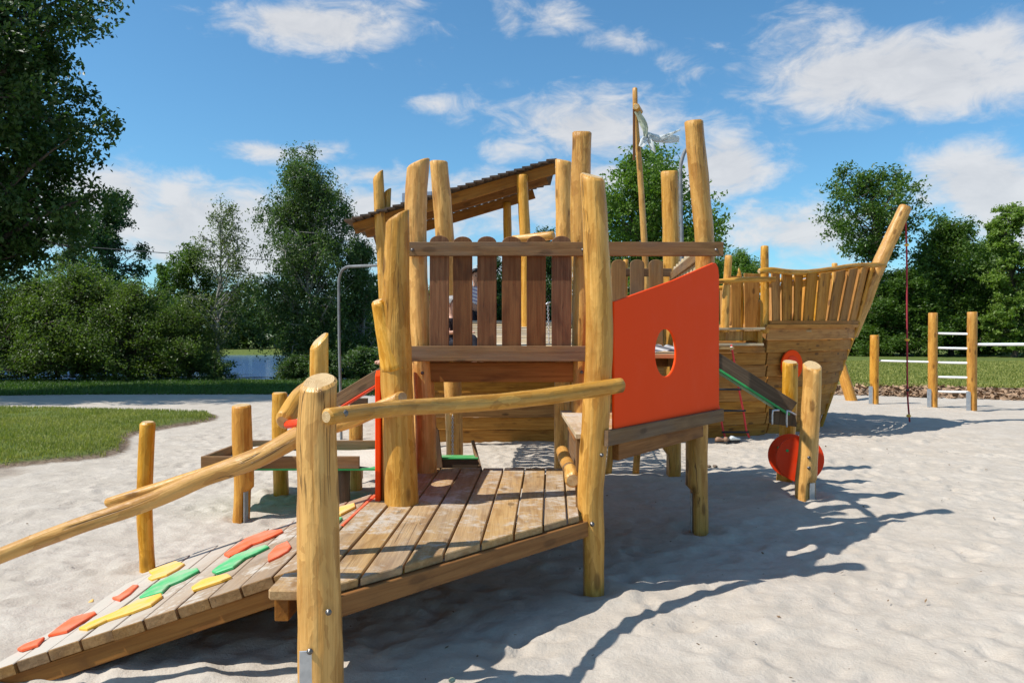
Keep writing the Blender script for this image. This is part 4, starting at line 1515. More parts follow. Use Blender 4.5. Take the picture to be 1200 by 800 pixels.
for i in range(9):
    y = 11.75 + i * .5 + .24
    board('ship_deck_board', (-1.7, y, 1.43), (3.95 if abs(y - 14) < 1.7 else 3.4, y, 1.43), .488, .035, (0, 1, 0), M_DECK, ship)
for i in range(7):
    y = 12.6 + i * .42 + .1
    board('bow_deck_board', (3.95, y, 1.70), (5.85 - abs(y - 14) * .75, y, 1.70), .41, .035, (0, 1, 0), M_DECK, ship)
board('deck_gunwale', hull_pt(.02, 1.475, 1, -.03), hull_pt(.45, 1.475, 1, -.03), .12, .03, (0, 1, 0), M_BOARD, ship)
board('deck_gunwale', hull_pt(.452, 1.475, 1, -.03), hull_pt(ub - .01, 1.475, 1, -.06), .12, .03, (0, 1, 0), M_PALE, ship)
# gunwale sill of the raised bow
for side in (1, -1):
    hull_plank(ub - .002, .997, ZT, ZT + .055, side, M_HULL, 'sill', .05, .05, .07)
    hull_plank(ub + .004, .998, ZT + .058, ZT + .115, side, M_HULL, 'sill', .03, .03, .05)
# fanning bow slats
xb = [902, 913.5, 927, 937.5, 952, 966, 979.5, 991.5, 1003.5]
xt = [904, 916, 931, 945.5, 960.5, 979, 995, 1009.5, 1024]
ztop = [319, 319, 320, 320.5, 320.5, 318.5, 316, 314, 313]       # picture row of each slat top, from left


def top_point(px, u, z):
    p = hull_pt(u, ZT)
    Y = p.y - .14 * (1 - u)
    return P(px, z, Y)


for i in range(8):
    ua, u2 = u_for_px(xb[i], ZT), u_for_px(xb[i + 1] - 0.9, ZT)
    a, b = hull_pt(ua, ZT + .105, 1, .03), hull_pt(min(u2, .998), ZT + .105, 1, -.012)
    c, d = top_point(xt[i + 1] - 1.2, min(u2, 1), ztop[i + 1]), top_point(xt[i], ua, ztop[i])
    d = d + Vector((0, -.04, 0))
    quad_slab('bow_slat', [a, b, c, d], .028, M_HULL, ship, .004)
    # port side twin
    m_ = lambda v: Vector((v.x, 28 - v.y, v.z))
    quad_slab('bow_slat', [m_(b), m_(a), m_(d), m_(c)], .028, M_HULL, ship, .004)
quad_slab('bow_slat', [hull_pt(.985, ZT + .1, 1, .02), hull_pt(1.0, ZT + .1, 1, .03), top_point(1030, 1, 313), top_point(1022, .985, 313)], .03, M_LOG, ship)
Yr = [11.75, 11.85, 12.05, 12.4, 12.85, 13.4, 13.9]
rpx = [(890, 318), (903, 316.5), (922, 318.5), (945, 319), (972, 316), (1003, 311.5), (1036, 310.5)]
log('bow_rail', [P(a, b, y) for (a, b), y in zip(rpx, Yr)], [.042, .047, .047, .046, .047, .046, .042], ship, nseg=16, step=.06, seed=61)
log('bow_rail', [Vector((P(a, b, y).x, 28.1 - y, P(a, b, y).z)) for (a, b), y in zip(rpx, Yr)], [.045], ship, nseg=14, step=.1, seed=62)
log('bowsprit', [P(997, 392, 14.1), P(1012, 358, 14.1), P(1022, 330, 14.1), P(1040, 288, 14.1), P(1061, 243, 14.1)], [.115, .12, .125, .125, .118], ship, nseg=22, step=.08, seed=63, mat=M_LOG)
# posts, boards and rails beside the bow
log('deck_post', [P(896, 390, 12.15), P(896, 340, 12.15), P(896, 289, 12.15)], [.068, .066, .062], ship, nseg=18, seed=64)
log('deck_post', [P(849, 388, 12.0), P(851, 345, 12.0), P(854, 300, 12.0)], [.066, .06, .056], ship, nseg=18, seed=65)
log('deck_rail', [P(836, 330, 11.93), P(870, 328, 11.93), P(908, 327, 12.05)], [.036, .043, .04], ship, nseg=14, seed=66)
log('deck_rail', [P(820, 339, 13.4), P(853, 337, 13.4)], [.04, .04], ship, nseg=14, seed=67)
quad_slab('deck_board', [P(858, 386, 12.5), P(868, 386, 12.5), P(869, 323, 12.5), P(857, 324, 12.5)], .03, M_HULL, ship)
quad_slab('deck_board', [P(873, 386, 12.7), P(886, 386, 12.7), P(891, 321, 12.7), P(872, 320, 12.7)], .03, M_HULL, ship)
log('pointed_stake', [P(867, 400, 13.1), P(867, 330, 13.1), P(866.5, 322, 13.1), P(866, 313, 13.1)], [.06, .06, .045, .006], ship, nseg=14, seed=68)
for (a_, b_, c_) in ((888, 352, 13.5), (957, 343, 13.9), (978, 309, 14.4)):
    log('inner_post', [P(a_, 400, c_), P(a_, b_, c_)], [.055, .05], ship, nseg=14, seed=int(a_))
# step box between midships and bow
board('step_ledge', P(822, 385.5, 12.0), P(893, 385, 12.0), .30, .035, (0, 1, 0), M_PALE, ship)
for k in range(4):
    xa = 812 + k * 19.6
    quad_slab('step_front', [P(xa, 399, 12.12), P(xa + 19, 399, 12.12), P(xa + 19, 387.5, 12.12), P(xa, 387.5, 12.12)], .03, M_LOG, ship)
board('step_ledge', P(822, 404, 11.95), P(892, 403.5, 12.0), .22, .035, (0, 1, 0), M_PALE, ship)
quad_slab('step_end', [P(888.5, 405, 12.0), P(893.5, 405, 12.0), P(893.5, 388, 12.0), P(888.5, 388, 12.0)], .05, M_LOG, ship)
# porthole, sticker
up = u_for_px(921.5, 1.1)
pp = hull_pt(up, 1.13, 1, .06)
q1, q2 = hull_pt(up - .02, 1.02), hull_pt(up + .02, 1.02)
tn = (q2 - q1).normalized()
pn = Vector((tn.y, -tn.x, .0))
disc('porthole', pp + pn * .035, pn, .245, .03, M_ORANGE, ship, 40)
disc('porthole_centre', pp + pn * .052, pn, .15, .012, M_RED, ship, 32)
stp = P(683.5, 447.5, 11.45)
prism('maker_sticker', [(-.115, -.045), (.115, -.045), (.115, .045), (-.115, .045)], Vector((stp.x, 11.50, stp.z)), (1, 0, 0), (0, 0, 1), (0, -1, 0), .004, M_WHITE, ship, .001)
for k, (w_, m_) in enumerate(((.07, M_GRN), (.05, M_RUBBER), (.045, M_BOLT))):
    prism('sticker_mark', [(-w_ / 2, -.010), (w_ / 2, -.010), (w_ / 2, .010), (-w_ / 2, .010)], Vector((stp.x - .05 + .05 * k, 11.492, stp.z + .015 - .004 * k)), (1, 0, 0), (0, 0, 1), (0, -1, 0), .003, m_, ship, .0005)
# mast, spar and flag
mast = log('mast', [P(760, 402, 12.8), P(757, 320, 12.8), P(753, 250, 12.8), P(749, 190, 12.8), P(745, 140, 12.8), P(744, 104, 12.8)], [.055, .052, .05, .047, .045, .043], ship, nseg=16, step=.12, seed=70)
log('spar', [P(745.5, 125, 12.55), P(750, 131, 12.95)], [.055, .05], mast, nseg=14, seed=71)
board('lath', P(743, 128, 12.72), P(743, 188, 12.72), .04, .03, (1, 0, 0), M_SLAT, mast)


def ribbon(name, pts, widths, mat, parent, wdir=(0, 0, 1), twist=0.0):
    c, ts = catmull(pts, .06)
    V, Fc = [], []
    for i, (p, t) in enumerate(zip(c, ts)):
        x = t * (len(widths) - 1)
        k = min(int(x), len(widths) - 2)
        w = widths[k] + (widths[k + 1] - widths[k]) * (x - k)
        T = (c[min(i + 1, len(c) - 1)] - c[max(i - 1, 0)]).normalized()
        W = Vector(wdir)
        W = (W - T * W.dot(T)).normalized()
        N = T.cross(W)
        a = twist * t
        W2 = W * math.cos(a) + N * math.sin(a)
        N2 = T.cross(W2)
        for s in range(5):
            q = (s / 4 - .5) * w
            V.append(p + W2 * q + N2 * (.02 * math.sin(s * 2.3 + t * 9)))
        for s in range(5):
            q = (s / 4 - .5) * w
            V.append(p + W2 * q + N2 * (.02 * math.sin(s * 2.3 + t * 9) + .004))
        if i:
            b = (i - 1) * 10
            for s in range(4):
                Fc.append((b + s, b + s + 1, b + 11 + s, b + 10 + s))
                Fc.append((b + 5 + s, b + 15 + s, b + 16 + s, b + 6 + s))
            Fc.append((b, b + 10, b + 15, b + 5))
            Fc.append((b + 4, b + 9, b + 19, b + 14))
    return mk(name, V, Fc, mat, parent, smooth=True)


def cloth_mat():
    m, n, l, out = new_mat('thin white flag cloth')
    tc = n.new('ShaderNodeTexCoord')
    c = mixc(n, l, noise_tex(n, l, tc.outputs['Object'], 9, 4), (0.88, 0.90, 0.90), (0.80, 0.84, 0.83))
    d = n.new('ShaderNodeBsdfDiffuse')
    l.new(c, d.inputs[0])
    t = n.new('ShaderNodeBsdfTranslucent')
    l.new(c, t.inputs[0])
    ms = n.new('ShaderNodeMixShader')
    ms.inputs[0].default_value = .45
    l.new(d.outputs[0], ms.inputs[1])
    l.new(t.outputs[0], ms.inputs[2])
    l.new(ms.outputs[0], out.inputs[0])
    return m


M_FLAG = cloth_mat()
fl = ribbon('flag', [P(757, 157, 12.8), P(764, 161, 12.8), P(775, 164, 12.75), P(786, 163, 12.7), P(796, 163, 12.7)], [.08, .13, .09, .13, .10], M_FLAG, mast, twist=.35)
ribbon('flag_tail', [P(760, 160, 12.8), P(775, 162, 12.7), P(785, 158, 12.7), P(797, 152, 12.6)], [.12, .10, .06, .03], M_FLAG, fl)
ribbon('flag_tail', [P(758, 157, 12.8), P(755, 165, 12.7), P(751, 172, 12.7)], [.08, .13, .08], M_FLAG, fl, twist=.6)
ribbon('flag_tail', [P(760, 160, 12.8), P(763, 170, 12.7), P(768, 179, 12.7)], [.08, .13, .02], M_FLAG, fl, twist=.4)
ribbon('furled_flag', [P(746, 130, 12.7), P(752, 141, 12.7), P(756, 151, 12.7), P(756, 160, 12.7)], [.09, .12, .10, .06], M_SAGE, mast, wdir=(1, 0, 0))

# cabin with roof of overlapping boards
RX0, RZ0, RSL = -2.36, 3.24, .298
ra_ = math.atan(RSL)
log('cabin_post', [P(456, 540, 11.0), P(453, 420, 11.0), P(448, 300, 11.0), P(445, 250, 11.0), P(443, 205, 11.0)], [.085, .08, .078, .08, .072], ship, mat=M_LOG, nseg=20, step=.1, seed=80, tilt1=Vector((.9, 0, 0)))
log('cabin_post_stub', [P(452, 262, 11.12), P(453, 240, 11.12), P(454, 224, 11.12)], [.065, .06, .055], ship, nseg=14, seed=81, tilt1=Vector((.8, 0, 0)))
log('cabin_post', [P(618, 402, 11.0), P(616, 300, 11.0), P(612, 206, 10.93)], [.08, .08, .078], ship, mat=M_LOG, nseg=18, step=.1, seed=82)
log('cabin_post', [P(596, 402, 12.5), P(595, 300, 12.5), P(594, 238, 12.5)], [.072, .07, .068], ship, mat=M_LOGO, nseg=16, seed=83)
log('cabin_post', [P(474, 402, 12.5), P(473, 300, 12.5), P(472, 262, 12.5)], [.072, .07, .068], ship, mat=M_LOGO, nseg=16, seed=84)
roof = board('roof', (RX0 + .10, 11.0, RZ0 - .115 + .03), (RX0 + 2.98, 11.0, RZ0 - .115 + .03 + 2.88 * RSL), .155, .05, (0, 0, 1), M_BEAM, ship)
board('rafter', (RX0 + .13, 12.5, RZ0 - .085), (RX0 + 2.72, 12.5, RZ0 - .085 + 2.6 * RSL), .15, .05, (0, 0, 1), M_BEAM, roof)
board('rafter', (RX0 + .13, 11.75, RZ0 - .07), (RX0 + 2.9, 11.75, RZ0 - .07 + 2.77 * RSL), .10, .05, (0, 0, 1), M_BEAM, roof)
nb = 26
slp = Vector((1, 0, RSL)).normalized()
for i in range(nb):
    c = Vector((RX0, 0, RZ0)) + slp * (.06 + i * .1195)
    w = Vector((math.cos(ra_ - .2), 0, math.sin(ra_ - .2)))
    yo = random.uniform(-.02, .02)
    board('roof_board', c + Vector((0, 10.86 + yo, 0)), c + Vector((0, 12.66 + yo, 0)), .15, .028, w, M_SHINGLE, roof, .003)
quad_slab('roof_vent', [P(471, 240, 11.3), P(506, 232, 11.3), P(506, 224, 11.3), P(471, 226, 11.3)], .25, M_TARP, roof)

# rope ladder on the hull
lad = thing('rope_ladder', (3.45, 12.1, 0), 'red rope ladder with black rungs hanging on the ship hull above the shoes', 'rope ladder')
LR = [P(857, 404, 11.80), P(866, 456, 11.85), P(871, 481, 11.95), P(875, 506, 12.0), P(878, 512, 12.0)]
LL = [P(828, 404, 11.80), P(838, 456, 11.85), P(843, 481, 11.95), P(848, 506, 12.0), P(851, 515, 12.0)]
tube('rope', LR, .016, M_ROPE2, lad, nseg=8)
tube('rope', LL, .016, M_ROPE2, lad, nseg=8)
for k in (1, 2, 3):
    tube('rung', [LL[k] + Vector((-.03, -.01, 0)), LR[k] + Vector((.03, -.01, 0))], .017, M_RUBBER, lad, nseg=10)
for q in (LR[0], LL[0]):
    tube('rope_clamp', [q + Vector((-.004, -.01, -.03)), q + Vector((.004, -.01, -.07))], .022, M_WHITE, lad, nseg=10)

# knotted climbing rope from the bowsprit
rope = thing('climbing_rope', (7.27, 14.2, 0), 'dark red climbing rope with yellow discs hanging from the bowsprit', 'rope')
rp = [P(1061, 252, 14.1), P(1062.5, 300, 14.1), P(1063, 400, 14.1), P(1063.5, 460, 14.1), P(1066, 494, 14.12)]
tube('cord', rp, .016, M_ROPE, rope, nseg=8)
for (px, py) in ((1062.5, 287), (1063, 398), (1064.8, 487)):
    disc('climbing_disc', P(px, py, 14.1), (0, 0, 1), .042, .05, M_YEL, rope, 16, bevel=.02)
disc('rope_knot', P(1063.6, 457, 14.1), (0, 0, 1), .032, .05, M_RUBBER, rope, 12, bevel=.015)

# bent steel poles
def steel_pole(pts, r, label, base):
    t = thing('steel_pole', base, label, 'pole')
    tube('pipe', pts, r, M_PIPE, t, nseg=12, step=.05)


steel_pole([P(400, 516, 12.0), P(399, 460, 12.0), P(397.5, 400, 12.0), P(397, 335, 12.0), P(397.6, 325, 12.0), P(400.5, 317, 11.95), P(406, 313, 11.9), P(415, 312, 11.8), P(443, 311, 11.15)], .021, 'bent grey steel pole standing beside the cabin in front of the lake', G(400, 516))
steel_pole([P(799, 520, 11.6), P(799, 300, 11.6), P(798, 240, 11.6), P(797.5, 200, 11.6), P(799, 188, 11.6), P(803, 177, 11.6), P(809, 172, 11.6), P(822, 171, 11.6)], .028, 'bent grey steel pole rising behind the tall post at the orange panel', G(799, 520))

# leaning log beyond the bow
lp = thing('leaning_log', G(996, 467), 'short leaning orange log standing in the sand behind the ship bow', 'log')
log('trunk_log', [P(999, 472, 19.6), P(992, 450, 19.7), P(984, 425, 19.9), P(972, 390, 20.2)], [.14, .13, .13, .12], lp, mat=M_LOGO, nseg=16, seed=90)

# climbing bars
bars = thing('climbing_bars', (9.6, 17.4, 0), 'row of orange wooden posts joined by white horizontal bars at the mulch edge', 'climbing bars')


def barpost(px, ytop, ybase, Y, seed):
    log('post', [P(px, ybase + 8, Y), P(px + (0), (ybase + ytop) / 2, Y), P(px + .4, ytop, Y)], [.10, .10, .10], bars, mat=M_LOGO, nseg=18, step=.15, rough=.3, seed=seed, notch=(Vector((-1, 0, 0)), .40, .25))
    c = P(px - 4.2, ybase, Y - .03)
    prism('post_shoe', [(-.045, 0), (.045, 0), (.045, .42), (-.045, .42)], (c.x, c.y, 0), (1, -.2, 0), (0, 0, 1), (-.2, -1, 0), .01, M_STEEL, bars, .002)


barpost(1024.5, 393, 473, 18.5, 91)
barpost(1093, 367, 477, 17.6, 92)
barpost(1139, 366, 481, 16.75, 93)
log('post', [(10.75, 15.2, -.1), (10.75, 15.2, 2.05)], [.10, .10], bars, mat=M_LOGO, nseg=16, rough=.3, seed=94)


def hbar(a, b, r=.022):
    tube('bar', [a, b], r, M_BAR, bars, nseg=10, step=5)


hbar(P(1029, 422.5, 18.5), P(1089, 424, 17.6))
for yy in (390.5, 407.5, 424.5, 441.5, 458.5):
    hbar(P(1097, yy, 17.6), P(1135, yy + .8, 16.75), .025)
hbar(P(1143, 403.5, 16.75), (10.70, 15.2, 1.46), .03)

# shoes, pebbles, leaf litter
def shoe_obj(px, py, rot, mat, sole, label):
    c = G(px, py, .03)
    t = thing('shoe', (c.x, c.y, .02), label, 'shoe', 'shoes left on the sand by the rope ladder')
    prof = [(-.095, .028, .055), (-.07, .034, .075), (-.03, .034, .07), (0, .033, .055), (.04, .038, .042), (.08, .036, .034), (.10, .02, .02)]
    V, Fc = [], []
    ca_, sa_ = math.cos(rot), math.sin(rot)
    ns = 10
    for (x, w, h) in prof:
        for k in range(ns):
            th = 2 * math.pi * k / ns
            y, z = w * math.cos(th), max(.0, h * .5 + h * .5 * math.sin(th)) + .012
            V.append(Vector((c.x + x * ca_ - y * sa_, c.y + x * sa_ + y * ca_, .015 + z)))
    for i in range(len(prof) - 1):
        for k in range(ns):
            k2 = (k + 1) % ns
            Fc.append((i * ns + k, i * ns + k2, (i + 1) * ns + k2, (i + 1) * ns + k))
    Fc.append(tuple(range(ns))[::-1])
    Fc.append(tuple((len(prof) - 1) * ns + k for k in range(ns)))
    mk('upper', V, Fc, mat, t, smooth=True)
    poly = [(-.10, -.03), (0, -.032), (.06, -.04), (.105, -.01), (.105, .01), (.06, .04), (0, .032), (-.10, .03)]
    prism('sole', poly, (c.x, c.y, .01), (ca_, sa_, 0), (-sa_, ca_, 0), (0, 0, 1), .018, sole, t, .003)


M_BRN = simple('brown leather', (0.30, 0.17, 0.10), rough=.6)
shoe_obj(845.5, 517, .2, M_BRN, M_RUBBER, 'brown shoe lying in the sand under the rope ladder')
shoe_obj(851.5, 516.5, 1.1, M_BRN, M_RUBBER, 'brown shoe turned sideways, close beside the white shoe')
shoe_obj(861, 515.5, .4, M_WHITE, M_RUBBER, 'white shoe with dark sole under the rope ladder')


def pebble(px, py, s, label, mat):
    c = G(px, py, .02)
    bm = bmesh.new()
    bmesh.ops.create_icosphere(bm, subdivisions=2, radius=s)
    for v in bm.verts:
        v.co *= 1 + .35 * mnoise.noise(v.co * 30 + Vector((px, 0, 0)))
        v.co.z *= .6
    V = [v.co + c for v in bm.verts]
    Fc = [tuple(v.index for v in f.verts) for f in bm.faces]
    bm.free()
    o = mk('stone', V, Fc, mat, None, smooth=True)
    tag(o, label, 'stone')


M_STONE = simple('grey brown stone', (0.16, 0.12, 0.09), rough=.85, var=.4)
pebble(831, 546, .028, 'small dark stone left of its twin on sand behind the panel post', M_STONE)
pebble(838, 546, .030, 'small dark stone right of its twin on sand behind the panel post', M_STONE)
pebble(530, 796, .018, 'pale green pebble on the sand at the bottom edge', simple('pale stone', (.45, .46, .30), rough=.8))


def make_debris():
    r = np.random.default_rng(77)
    k = 420
    x, y = r.uniform(-4.5, 7, k), r.uniform(2.6, 12, k)
    a, s = r.uniform(0, 6.28, k), r.uniform(.006, .018, k)
    z = np.full(k, .012) + r.uniform(0, .01, k)
    p = np.stack([x, y, z], -1)
    t1 = np.stack([np.cos(a) * s, np.sin(a) * s, r.normal(0, .3, k) * s], -1)
    t2 = np.stack([-np.sin(a) * s, np.cos(a) * s, r.normal(0, .5, k) * s], -1) * .4
    V = np.stack([p - t1, p + t2, p + t1, p - t2], 1).reshape(-1, 3)
    me = sheet_obj('leaf_litter', V, np.arange(k)[:, None] * 4 + [0, 1, 2, 3], simple('dry leaf', (.16, .10, .05), rough=.9, var=.5, scale=2), {'lr': np.repeat(r.random(k), 4)})
    tag(link_mesh('leaf_litter', me, None, (0, 0, 0)), 'tiny dark leaf crumbs and twigs scattered over the sand', 'litter', kind='stuff')


make_debris()

# ------------------------------------------------------------------ power cable
cable = thing('power_cable', (-8, 34, 0), 'thin black power cable crossing the sky on the left', 'cable')
cp = []
for i in range(25):
    t = i / 24
    px = -260 + (440 + 260) * t
    py = 255 + (312 - 255) * t + 10 * (1 - (2 * t - 1) ** 2) * .5
    cp.append(P(px, py, 36 - 2 * t))
tube('wire', cp, .017, M_RUBBER, cable, nseg=6, step=1.0)


# ------------------------------------------------------------------ children
def skin_obj(name, joints, edges, mat, parent, loc, rotz, sub=1, root=0):
    me = bpy.data.meshes.new(name)
    me.from_pydata([j[0] for j in joints], edges, [])
    bm = bmesh.new()
    bm.from_mesh(me)
    sk = bm.verts.layers.skin.verify()
    bm.verts.ensure_lookup_table()
    for v, j in zip(bm.verts, joints):
        r = j[1]
        v[sk].radius = r if isinstance(r, tuple) else (r, r)
        v[sk].use_root = (v.index == root)
    bm.to_mesh(me)
    bm.free()
    me.materials.append(mat)
    o = bpy.data.objects.new(name, me)
    o.modifiers.new('skin', 'SKIN').use_smooth_shade = True
    ss = o.modifiers.new('sub', 'SUBSURF')
    ss.levels = ss.render_levels = sub
    scene.collection.objects.link(o)
    o.parent = parent
    return o


M_SKIN = simple('skin', (0.55, 0.30, 0.20), rough=.55, var=.1)
M_HAIR = simple('dark hair', (0.02, 0.014, 0.01), rough=.5, var=.4, scale=60)
M_HAIRG = simple('ash hair', (0.30, 0.28, 0.26), rough=.6, var=.4, scale=60)
M_EYE = simple('eye', (0.03, 0.02, 0.02), rough=.2)
M_LIP = simple('lip', (0.45, 0.13, 0.11), rough=.5)


def striped(name, a, b, sc):
    m, n, l, out = new_mat(name)
    tc = n.new('ShaderNodeTexCoord')
    sp = n.new('ShaderNodeSeparateXYZ')
    l.new(tc.outputs['Object'], sp.inputs[0])
    w = mathn(n, l, 'SINE', mathn(n, l, 'MULTIPLY', mathn(n, l, 'ADD', sp.outputs[2], mathn(n, l, 'MULTIPLY', sp.outputs[0], .3)), sc))
    pb = n.new('ShaderNodeBsdfPrincipled')
    pb.inputs['Roughness'].default_value = .9
    l.new(mixc(n, l, rng_map(n, l, w, -.1, .2), a, b), pb.inputs['Base Color'])
    l.new(pb.outputs[0], out.inputs[0])
    return m


def child(loc, rotz, label, hair, shirt, trousers, sitting=False, s=1.0):
    """child about 1.2 m tall facing local -Y; sitting: thighs forward, hands on the knees"""
    t = thing('person', loc, label, 'person', None)
    t.rotation_euler.z = rotz
    t.scale = (s, s, s)
    h0 = .60 if not sitting else .09
    V = Vector
    hip = V((0, 0, h0))
    J = [(hip, .095), (hip + V((0, 0, .13)), .085), (hip + V((0, 0, .27)), .092), (hip + V((0, 0, .335)), .05), (hip + V((0, -.005, .385)), .036),
         (hip + V((0, -.01, .44)), (.062, .07)), (hip + V((0, -.012, .52)), (.074, .088)), (hip + V((0, -.005, .585)), (.05, .06))]
    E = [(0, 1), (1, 2), (2, 3), (3, 4), (4, 5), (5, 6), (6, 7)]
    legs, arms = [], []
    for sx in (-1, 1):
        b = len(J)
        if sitting:
            pts = [(V((.06 * sx, -.02, .08)), .065), (V((.09 * sx, -.28, .19)), .05), (V((.09 * sx, -.33, .0)), .038), (V((.09 * sx, -.36, -.12)), .03), (V((.09 * sx, -.45, -.135)), .024)]
        else:
            pts = [(hip + V((.06 * sx, 0, -.05)), .068), (V((.07 * sx, -.01, .31)), .048), (V((.07 * sx, .01, .16)), .042), (V((.07 * sx, .015, .045)), .028), (V((.075 * sx, -.09, .025)), .026)]
        J += pts
        E += [(0, b), (b, b + 1), (b + 1, b + 2), (b + 2, b + 3), (b + 3, b + 4)]
        legs.append(b)
        b = len(J)
        sh = hip + V((.12 * sx, 0, .30))
        if sitting:
            el, wr, pa_ = hip + V((.16 * sx, -.06, .14)), V((.11 * sx, -.20, .25)), V((.10 * sx, -.25, .245))
        else:
            el, wr, pa_ = hip + V((.17 * sx, -.02, .12)), hip + V((.17 * sx, -.12, .0)), hip + V((.165 * sx, -.16, -.03))
        J += [(sh, .04), (el, .03), (wr, .02), (pa_, (.012, .026))]
        E += [(2, b), (b, b + 1), (b + 1, b + 2), (b + 2, b + 3)]
        arms.append(b)
        d = (pa_ - wr).normalized()
        side = V((1, 0, 0))
        for f in range(4):
            bb = len(J)
            o0 = pa_ + side * (.014 * (f - 1.5)) + d * .015
            fl_ = (.03, .036, .034, .026)[f]
            J += [(o0 + d * fl_ * .6, .0065), (o0 + d * fl_ + V((0, 0, -.012)), .0055)]
            E += [(b + 3, bb), (bb, bb + 1)]
        bb = len(J)
        J += [(pa_ + side * (-.026 * sx) + d * .004, .007), (pa_ + side * (-.032 * sx) + d * .022, .006)]
        E += [(b + 3, bb), (bb, bb + 1)]
    body = skin_obj('body', J, E, M_SKIN, t, loc, rotz, 2)
    c = 1.22
    ST = [(hip + V((0, 0, .02)), .112), (hip + V((0, 0, .14)), .104), (hip + V((0, 0, .27)), .106), (hip + V((0, 0, .325)), .066)]
    SE = [(0, 1), (1, 2), (2, 3)]
    for b in arms:
        k = len(ST)
        ST += [(J[b][0], .053), (J[b][0].lerp(J[b + 1][0], .75), .044)]
        SE += [(2, k), (k, k + 1)]
    skin_obj('shirt', ST, SE, shirt, t, loc, rotz, 2)
    TR = [(hip + V((0, 0, .03)), .106)]
    TE = []
    for b in legs:
        k = len(TR)
        TR += [(J[b][0], .08), (J[b + 1][0], .062), (J[b + 2][0], .054), (J[b + 2][0].lerp(J[b + 3][0], .8), .047)]
        TE += [(0, k), (k, k + 1), (k + 1, k + 2), (k + 2, k + 3)]
    skin_obj('trousers', TR, TE, trousers, t, loc, rotz, 2)
    hc = hip + V((0, -.012, .52))
    bm = bmesh.new()
    bmesh.ops.create_icosphere(bm, subdivisions=3, radius=1)
    kill = []
    for v in bm.verts:
        n_ = v.co.copy()
        v.co = V((n_.x * .088, n_.y * .10 + .008, n_.z * .105 + .012)) * (1 + .06 * mnoise.noise(n_ * 5))
        if n_.z < -.1 and n_.y < .25 or (n_.y < -.45 and n_.z < .38) or n_.z < -.6: kill.append(v)
    bmesh.ops.delete(bm, geom=kill, context='VERTS')
    me = bpy.data.meshes.new('hair')
    bm.to_mesh(me)
    bm.free()
    me.materials.append(hair)
    ho = bpy.data.objects.new('hair', me)
    ho.location = hc
    ho.modifiers.new('solid', 'SOLIDIFY').thickness = .012
    scene.collection.objects.link(ho)
    ho.parent = t

    def ball(nm, p, r, mat):
        bm = bmesh.new()
        bmesh.ops.create_icosphere(bm, subdivisions=2, radius=1)
        for v in bm.verts: v.co = V((v.co.x * r[0], v.co.y * r[1], v.co.z * r[2]))
        me = bpy.data.meshes.new(nm)
        bm.to_mesh(me); bm.free()
        me.materials.append(mat)
        o = bpy.data.objects.new(nm, me)
        o.location = p
        scene.collection.objects.link(o)
        o.parent = t
    for sx in (-1, 1):
        ball('eye', hc + V((.03 * sx, -.078, -.008)), (.011, .007, .007), M_EYE)
        ball('ear', hc + V((.078 * sx, .005, -.015)), (.010, .018, .026), M_SKIN)
    ball('nose', hc + V((0, -.092, -.03)), (.011, .014, .016), M_SKIN)
    ball('mouth', hc + V((0, -.082, -.06)), (.022, .006, .006), M_LIP)
    return t


M_JEAN = simple('dark trousers', (0.02, 0.022, 0.035), rough=.9, var=.2)
M_PINK = striped('white and pink shirt', (0.80, 0.78, 0.80), (0.75, 0.18, 0.30), 60)
M_LILAC = striped('white and lilac striped shirt', (0.80, 0.80, 0.85), (0.36, 0.34, 0.55), 110)
M_BLK = simple('black and red jumper', (0.03, 0.02, 0.022), rough=.9, var=.3)
child(P(557.5, 395, 12.9) + Vector((0, 0, -.14)), R(20), 'child with dark hair and striped shirt standing on the ship behind the slats', M_HAIR, M_LILAC, M_JEAN, s=1.05)
child(Vector((-.62, 7.9, 1.463)), R(60), 'child with ash grey hair sitting in the tower behind the second slat gap', M_HAIRG, M_BLK, M_JEAN, sitting=True, s=.78)
child(Vector((-.945, 7.3, 1.463)), R(-70), 'child in a white and pink top sitting behind the forked post', M_HAIR, M_PINK, M_JEAN, sitting=True, s=.78)

# grey jacket heap seen through the round window
bm = bmesh.new()
bmesh.ops.create_grid(bm, x_segments=28, y_segments=18, size=1)
for v in bm.verts:
    x, y = v.co.x, v.co.y
    r2 = x * x + y * y
    v.co = Vector((x * .16, y * .12, max(.004, .075 * (1 - r2 * .75) * (0.6 + 1.1 * abs(mnoise.noise(Vector((x * 2.1, y * 3.2, 1))))))))
jc = P(780, 418, 6.62)
Vj = [v.co + Vector((jc.x, jc.y + .1, 1.468)) for v in bm.verts]
Fj = [tuple(v.index for v in f.verts) for f in bm.faces]
bm.free()
tag(mk('folded_jacket', Vj, Fj, striped('grey jacket cloth', (.10, .10, .11), (.42, .42, .42), 130), None, smooth=True), 'crumpled grey jacket lying on the tower floor behind the round window', 'jacket')
